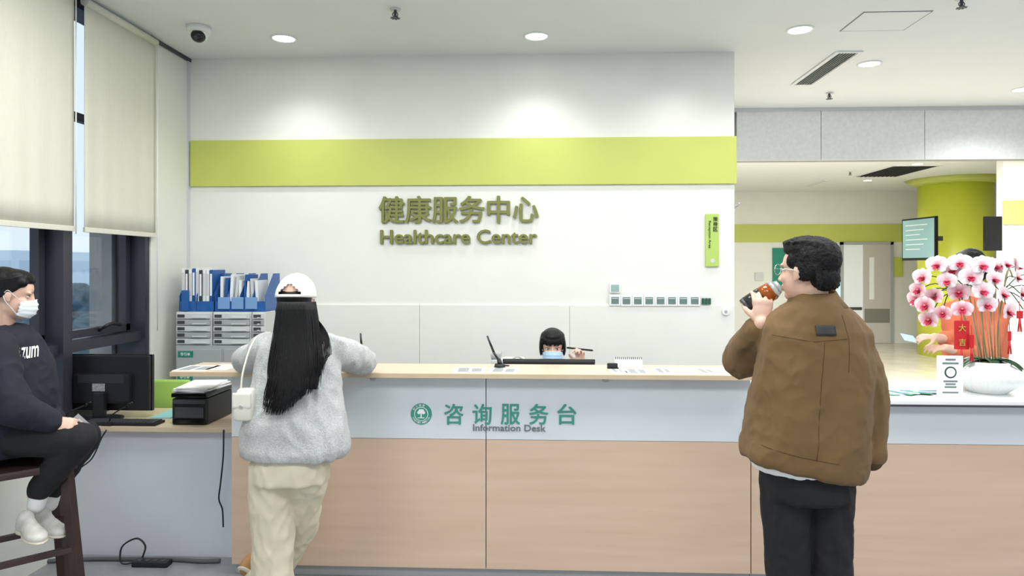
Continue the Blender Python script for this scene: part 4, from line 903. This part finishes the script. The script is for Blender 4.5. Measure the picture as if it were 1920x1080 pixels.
# ---------------------------------------------------------------- staff behind counter
SY=4.42
def U(x,y,dy=0): return P(x,y,SY+dy)
cX=U(1037,700).x
e=top('office_chair','dark office chair behind the counter','chair',(cX,SY+.12,0)); bm=bmesh.new(); bbox(bm,cX-.22,cX+.22,SY-.1,SY+.33,.43,.49,.025); a=frombm('seat',bm,M_dgrey); bm=bmesh.new(); bbox(bm,cX-.2,cX+.2,SY+.34,SY+.37,.5,.85,.014); b=frombm('backrest',bm,M_dgrey)
L=[a,b,box('bracket',cX-.03,cX+.03,SY+.3,SY+.345,.44,.6,M_black),cyl('post',(cX,SY+.12,.08),(cX,SY+.12,.43),.025,.025,M_metal)]
for k in range(5):
    an=k*1.2566; L.append(sweep('leg',[(cX,SY+.12,.09),(cX+math.cos(an)*.27,SY+.12+math.sin(an)*.27,.03)],.02,M_black))
attach(e,*L)
stf=top('person','seated staff member in blue mask holding a pen','person',(cX,SY,.49)); HF=headM(U(1036,650),180,-6,0,.98)
bm=bmesh.new(); add_head(bm,HF); tube(bm,[HF@Vector((0,-.02,-.05)),(cX,SY+.03,1.03),(cX,SY+.03,.98)],[.05,.05,.06])
loft(bm,[((cX,SY+.03,1.0),.09,.05),((cX,SY+.03,.95),.16,.08),((cX,SY+.05,.75),.14,.09),((cX,SY+.07,.58),.16,.11)])
wh=U(1089,682,-.14)
tube(bm,[(cX+.15,SY+.02,.94),(cX+.2,SY-.02,.86),wh],[.04,.037,.025]); tube(bm,[(cX-.15,SY+.02,.94),(cX-.21,SY-.06,.80),(cX-.12,SY-.2,.80)],[.04,.037,.025])
add_hand(bm,wh,(-.1,-.1,1),(.3,.9,0),1,(50,52,55,58),30,.88); add_hand(bm,(cX-.12,SY-.2,.79),(.2,-1,0),(0,0,1),1,(20,20,22,22),20,.85)
for s in (-1,1): tube(bm,[(cX+s*.09,SY+.06,.585),(cX+s*.1,SY-.3,.57),(cX+s*.1,SY-.28,.1)],[.08,.055,.04])
attach(stf,remesh('body',bm,.0055,M_skin,2)); face_parts(stf,HF); face_mask(stf,HF,M_maskb)
bm=bmesh.new(); loft(bm,[((cX,SY+.03,1.02),.07,.06),((cX,SY+.03,1.0),.13,.08),((cX,SY+.03,.94),.19,.11),((cX,SY+.05,.75),.18,.125),((cX,SY+.07,.55),.19,.14)])
tube(bm,[(cX+.16,SY+.02,.93),(cX+.2,SY-.02,.86),Vector((cX+.2,SY-.02,.86)).lerp(wh,.7)],[.062,.055,.042]); tube(bm,[(cX-.16,SY+.02,.93),(cX-.21,SY-.06,.80),(cX-.14,SY-.17,.80)],[.062,.055,.042])
attach(stf,remesh('uniform_top',bm,.009,mat('uniform_pale',(206,220,228),.8),4,[(.003,(12,12,10),4)]))
bm=bmesh.new(); [tube(bm,[(cX+s*.09,SY+.06,.59),(cX+s*.1,SY-.3,.575),(cX+s*.1,SY-.28,.09)],[.095,.075,.06]) for s in (-1,1)]; attach(stf,remesh('trousers',bm,.01,M_navy,3))
for s in (-1,1): shoe(stf,(cX+s*.1,SY-.22,0),(cX+s*.11,SY-.45,0),M_white,M_sole,.042)
tf=[]
for i in range(17):
    a=-1+i*.125; tf.append((((a*.055,.05,.09),(a*.062,.088-.02*a*a,.06),(a*.066,.093-.026*a*a,.022-.006*math.sin(i*2.1))),.0095))
attach(stf,hairbase(HF,[((0,-.03,.035),(.086,.092,.086)),((0,.008,.075),(.080,.084,.043)),((0,-.06,-.05),(.074,.05,.06)),((.076,.005,.0),(.013,.038,.06)),((-.076,.005,.0),(.013,.038,.06))],.0045,[],M_hair,tf,2))
a=U(1064,652,-.16); b=U(1110,657,-.16); bm=bmesh.new(); tube(bm,[a,b],[.006,.006],12); e=top('ink_pen','dark pen held in raised hand','pen',a); p1=frombm('barrel',bm,M_blackg); bm=bmesh.new(); tube(bm,[b,b+(b-a).normalized()*.008],[.004,.002],10); attach(e,p1,frombm('tip',bm,M_metal))
# ---------------------------------------------------------------- person in orange
OY=4.55
def O(x,y,dy=0): return P(x,y,OY+dy)
oX=O(1828,600).x
org=top('person','person in orange jumper handing over a paper slip','person',(oX,OY,0)); HO=headM(O(1818,502),120,-22,0,.98)
bm=bmesh.new(); add_head(bm,HO); tube(bm,[HO@Vector((0,-.02,-.05)),(oX,OY,1.47),(oX,OY,1.40)],[.05,.05,.06])
loft(bm,[((oX,OY,1.44),.09,.05),((oX,OY,1.38),.16,.08),((oX,OY,1.15),.14,.09),((oX,OY,.95),.16,.1),((oX,OY,.85),.16,.1)])
ew=O(1790,640,-.10); hw_=O(1752,632,-.32); er=O(1850,670,-.2); hw2=O(1772,652,-.32)
tube(bm,[(oX-.15,OY,1.36),ew,hw_],[.042,.037,.024]); tube(bm,[(oX+.15,OY,1.36),er,hw2],[.042,.037,.024])
add_hand(bm,hw_,(-1,-.1,.05),(0,-.5,1),-1,(26,28,30,32),20,.80); add_hand(bm,hw2,(-1,-.1,.0),(0,-.5,1),1,(26,28,30,32),20,.80)
for s in (-1,1): tube(bm,[(oX+s*.09,OY,.88),(oX+s*.1,OY,.48),(oX+s*.1,OY,.09)],[.085,.055,.04])
attach(org,remesh('body',bm,.0052,M_skin,2)); face_parts(org,HO,False); face_mask(org,HO,M_mask)
bm=bmesh.new(); loft(bm,[((oX,OY,1.46),.07,.06),((oX,OY,1.44),.12,.08),((oX,OY,1.38),.18,.11),((oX,OY,1.2),.185,.125),((oX,OY,.95),.19,.13),((oX,OY,.85),.18,.13)])
tube(bm,[(oX-.15,OY,1.36),ew,ew.lerp(hw_,.5)],[.065,.058,.048]); tube(bm,[(oX+.15,OY,1.36),er,er.lerp(hw2,.7)],[.065,.058,.045])
attach(org,remesh('jumper',bm,.009,M_orange,4,[(.005,(10,10,10),4)]))
bm=bmesh.new(); [tube(bm,[(oX+s*.09,OY,.88),(oX+s*.1,OY,.48),(oX+s*.1,OY,.08)],[.105,.08,.07]) for s in (-1,1)]; attach(org,remesh('trousers',bm,.01,M_navy,3))
for s in (-1,1): shoe(org,(oX+s*.1,OY+.06,0),(oX+s*.11,OY-.18,0),M_white,M_sole,.042)
attach(org,hairbase(HO,[((0,-.03,.035),(.085,.09,.088)),((0,.005,.075),(.08,.085,.045)),((0,-.08,-.05),(.065,.05,.08)),((.074,.005,.02),(.014,.04,.05)),((-.074,.005,.02),(.014,.04,.05))],.005,[],M_hair,(),2))
q=O(1704,634,-.32); bm=bmesh.new(); bbox(bm,-.045,.045,-.03,.03,-.001,.001,mtx=T(q)@Euler((.7,.2,.2)).to_matrix().to_4x4()); tag(frombm('paper_slip',bm,M_maskb,False),'pale slip of paper held by fingertips','paper')
# ---------------------------------------------------------------- orchid
PY=3.78; pc=P(1852,742,PY); pz=.975
orc=top('potted_orchid','pink and white orchid in ribbed white ceramic pot','plant',(pc.x,PY,pz))
bm=bmesh.new(); n=120; R=[]
for z,r in ((0,.085),(.006,.09),(.03,.12),(.075,.175),(.10,.182),(.12,.165),(.138,.125),(.15,.105),(.165,.108),(.168,.098),(.15,.095),(.14,.09)):
    R.append([bm.verts.new((pc.x+math.cos(2*math.pi*k/n)*r*(1+(.014 if (k%4)<2 else -.014)*(z<.14)),PY+math.sin(2*math.pi*k/n)*r*(1+(.014 if (k%4)<2 else -.014)*(z<.14)),pz+z)) for k in range(n)])
for i in range(len(R)-1):
    for k in range(n): bm.faces.new((R[i][k],R[i][(k+1)%n],R[i+1][(k+1)%n],R[i+1][k]))
bm.faces.new(R[0]); bm.faces.new(R[-1][::-1]); attach(orc,frombm('pot',bm,M_pot))
bm=bmesh.new(); ell(bm,(pc.x,PY,pz+.145),(.09,.09,.025)); attach(orc,remesh('moss',bm,.006,mat('moss',(92,82,52),.9,bump=.6),0,[(.004,(60,60,60),1)]))
def flower_mesh(name,tint,mid,edge):
    bm=bmesh.new(); cl=bm.loops.layers.float_color.new('Col')
    def petal(ang,L,W,lift,r0=.004,tint=tint,mid=mid,edge=edge):
        nu,nv=8,8; G=[]
        for i in range(nu):
            t=i/(nu-1); w=W*math.sin(math.pi*min(1,(t*.86+.10)))**.75
            row=[]
            for k in range(nv):
                v=-1+2*k/(nv-1); x=v*w; y=r0+t*L; z=lift*t*t*L+.12*L*math.sin(t*2.5)-.10*abs(v)**2*w
                ca,sa=math.cos(ang),math.sin(ang); row.append((bm.verts.new((x*ca-y*sa,x*sa+y*ca,z)),t,v))
            G.append(row)
        for i in range(nu-1):
            for k in range(nv-1):
                f=bm.faces.new((G[i][k][0],G[i][k+1][0],G[i+1][k+1][0],G[i+1][k][0])); d={G[a][b][0]:(G[a][b][1],G[a][b][2]) for a in (i,i+1) for b in (k,k+1)}
                for lp in f.loops:
                    t,v=d[lp.vert]; c=Vector(tint).lerp(Vector(mid),min(1,t*2.4)) if t<.42 else Vector(mid).lerp(Vector(edge),min(1,(t-.42)*2.2))
                    if int((v+1)*3.5)%2==0: c=Vector((c.x*.98,c.y*.90,c.z*.93))
                    lp[cl]=(c.x,c.y,c.z,1)
    petal(0,.042,.020,.0); petal(math.radians(125),.042,.019,0); petal(math.radians(-125),.042,.019,0)
    petal(math.radians(68),.047,.032,.12); petal(math.radians(-68),.047,.032,.12)
    red=((.30,.0,.03),(.45,.01,.06),(.62,.06,.12)); petal(math.pi,.026,.013,.9,.0,*red); petal(math.radians(140),.019,.011,1.4,.0,*red); petal(math.radians(-140),.019,.011,1.4,.0,*red)
    s0=len(bm.faces); ell(bm,(0,.002,.008),(.006,.006,.008),u=8,v=6); bm.faces.ensure_lookup_table()
    for f in bm.faces[s0:]:
        for lp in f.loops: lp[cl]=(.7,.2,.2,1)
    me=bpy.data.meshes.new(name); bm.to_mesh(me); bm.free(); me.materials.append(M_petal)
    for p in me.polygons: p.use_smooth=True
    return me
fm=[flower_mesh('flower_pale',(.70,.28,.38),(.86,.70,.73),(.89,.85,.86)),flower_mesh('flower_red',(.48,.02,.07),(.80,.42,.48),(.88,.80,.81))]; random.seed(5)
FL=[(1757,497),(1800,494),(1842,498),(1886,496),(1730,520),(1776,527),(1820,520),(1864,524),(1906,520),(1722,544),(1752,556),(1798,549),(1843,546),(1880,552),(1914,550),(1735,573),(1804,580),(1850,572),(1890,584),(1920,580),(1768,588),(1742,600),(1950,515),(1960,550),(1945,590),(1822,505),(1865,500),(1718,562),(1786,508),(1903,500)]
redset={9,10,15,16,20,21,27,11}
ctr=P(1835,600,PY); fpos=[]
for i,(x,y) in enumerate(FL):
    dy=-.10+.10*abs((x-1835)/110)+random.uniform(-.03,.03)+(.07 if i>24 else 0); q=P(x,y,PY+dy); fpos.append(q)
    n_=(Vector((q.x-ctr.x,(q.y-ctr.y)*1.0-.16,(q.z-ctr.z)*.25-.02+random.uniform(-.03,.03)))).normalized()
    ob=bpy.data.objects.new('flower',fm[1 if i in redset else 0]); link(ob); ob.location=q; WL[ob]=q.copy(); ob.rotation_euler=n_.to_track_quat('Z','Y').to_euler()
    s=random.uniform(.95,1.2); ob.scale=(s,s,s); attach(orc,ob)
groups=[(0,4,9,27,15,21,20),(1,5,10,28,16),(2,6,11,25,12),(3,7,13,26,17),(8,14,29,22,23,24,18,19)]
for gi,g in enumerate(groups):
    b=Vector((pc.x+(gi-2)*.025,PY+random.uniform(-.02,.02),pz+.14)); apex=P(1835+(gi-2)*28,505,PY+.02); pts=[b,P(1843+(gi-2)*14,620,PY),P(1838+(gi-2)*22,545,PY),apex]+[fpos[k]+Vector((0,.03,0)) for k in g[:1]]
    attach(orc,sweep('stem',pts,.0045,M_stem)); bm=bmesh.new()
    for k in g: sweepbm(bm,[P(1838+(gi-2)*22,545,PY),(P(1838+(gi-2)*22,530,PY)+fpos[k])/2+Vector((0,.02,.015)),fpos[k]+Vector((0,.006,0))],.0028,seg=6,n=4)
    attach(orc,frombm('flower_stalk',bm,M_leaf))
Mst=mat('stick',(176,150,120),.6)
for k in range(7): b=Vector((pc.x-.05+k*.018,PY-.02+.01*(k%3),pz+.14)); attach(orc,cyl('support_stick',b,P(1818+k*9,560,PY-.01),.0035,.003,Mst,8))
for an,L_ in ((-.3,.16),(.5,.14),(2.7,.15),(3.4,.17),(1.5,.13),(4.6,.10),(5.5,.15)):
    bm=bmesh.new(); G=[]
    for i in range(9):
        t=i/8; w=.03*math.sin(math.pi*(t*.85+.12)); c=Vector((math.cos(an),math.sin(an),0))*L_*t; side=Vector((-math.sin(an),math.cos(an),0)); z=.10*t-.13*t*t
        G.append([bm.verts.new(Vector((pc.x,PY,pz+.155))+c+side*w*v+Vector((0,0,z+.01*abs(v)))) for v in (-1,-.5,0,.5,1)])
    for i in range(8):
        for k in range(4): bm.faces.new((G[i][k],G[i][k+1],G[i+1][k+1],G[i+1][k]))
    lf=frombm('leaf',bm,M_leaf); s=lf.modifiers.new('s','SOLIDIFY'); s.thickness=.003; applymods(lf); attach(orc,lf)
def banner(px,py,w,h,Y,label,txt=None):
    q=P(px,py,Y); e=top('festive_hanging',label,'decoration',(q.x,Y,q.z-h/2),'red festive hangings'); L=[box('silk_panel',q.x-w/2,q.x+w/2,Y-.004,Y+.004,q.z-h/2,q.z+h/2,M_red,.003)]
    bm=bmesh.new()
    for k in range(10): a=k*.63; sweepbm(bm,[(q.x+.003*math.cos(a),Y+.003*math.sin(a),q.z-h/2),(q.x+.009*math.cos(a),Y+.009*math.sin(a),q.z-h/2-.07)],.0018,seg=5,n=1)
    L.append(frombm('tassel',bm,M_red))
    L.append(sweep('cord',[(q.x,Y,q.z+h/2),(q.x+.004,Y+.01,q.z+h/2+.05)],.002,M_red,seg=6))
    if txt:
        for i,ch in enumerate(txt): L.append(text('gold_lettering',ch,None,w*.5,(q.x,Y-.006,q.z+h/2-h*(i+.5)/len(txt)),M_gold,off=.015,ext=.0005))
    attach(e,*L); return e
banner(1803,628,.075,.15,PY-.13,'wide red silk banner with gold characters','大吉'); banner(1822,640,.02,.07,PY-.15,'slim red tassel charm among orchid stems'); banner(1912,590,.03,.04,PY-.12,'small red lantern charm below orchid flowers'); banner(1893,630,.016,.05,PY-.1,'thin red tassel charm beside the leaves')
q=P(1781,740,3.62); e=top('leaflet_stand','white printed leaflet stand beside the orchid pot','stand',(q.x,3.62,.975)); L=[box('card',q.x-.064,q.x+.064,3.615,3.625,.98,1.19,M_paper,.002),box('foot',q.x-.064,q.x+.064,3.59,3.65,.975,.98,M_white)]
for k,(w_,z_) in enumerate(((.05,1.167),(.08,1.148),(.07,1.055),(.05,1.04),(.06,1.025),(.08,.997))): L.append(box('printed_line',q.x-w_/2,q.x+w_/2,3.6135,3.615,z_,z_+.008,M_greyink))
bm=bmesh.new(); frus(bm,(q.x,3.615,1.105),(q.x,3.613,1.105),.03,.03,24); L.append(frombm('printed_emblem',bm,M_dgrey,False)); bm=bmesh.new(); frus(bm,(q.x,3.614,1.105),(q.x,3.6122,1.105),.023,.023,24); L.append(frombm('printed_emblem',bm,M_paper,False)); attach(e,*L)
Ml=mat('leaf_teal',(70,150,120),.5)
for k in range(9):
    q=P(1672+k*10,735,3.66+.015*(k%3)); bm=bmesh.new(); bbox(bm,-.035,.035,-.06,.06,0,.004,.001,mtx=T((q.x,q.y+.05,.976+k*.0012))@Matrix.Rotation(.2*k,4,'Z')@Matrix.Rotation(.06*(k%3),4,'Y'))
    tag(frombm('leaflet',bm,[Ml,M_paper,M_lblue][k%3],False),['green printed leaflet fanned on the white counter','white leaflet fanned on the white counter','pale blue leaflet fanned on the white counter'][k%3],'leaflet','leaflets fanned on the counter')
print('TIME',time.time()-T0)
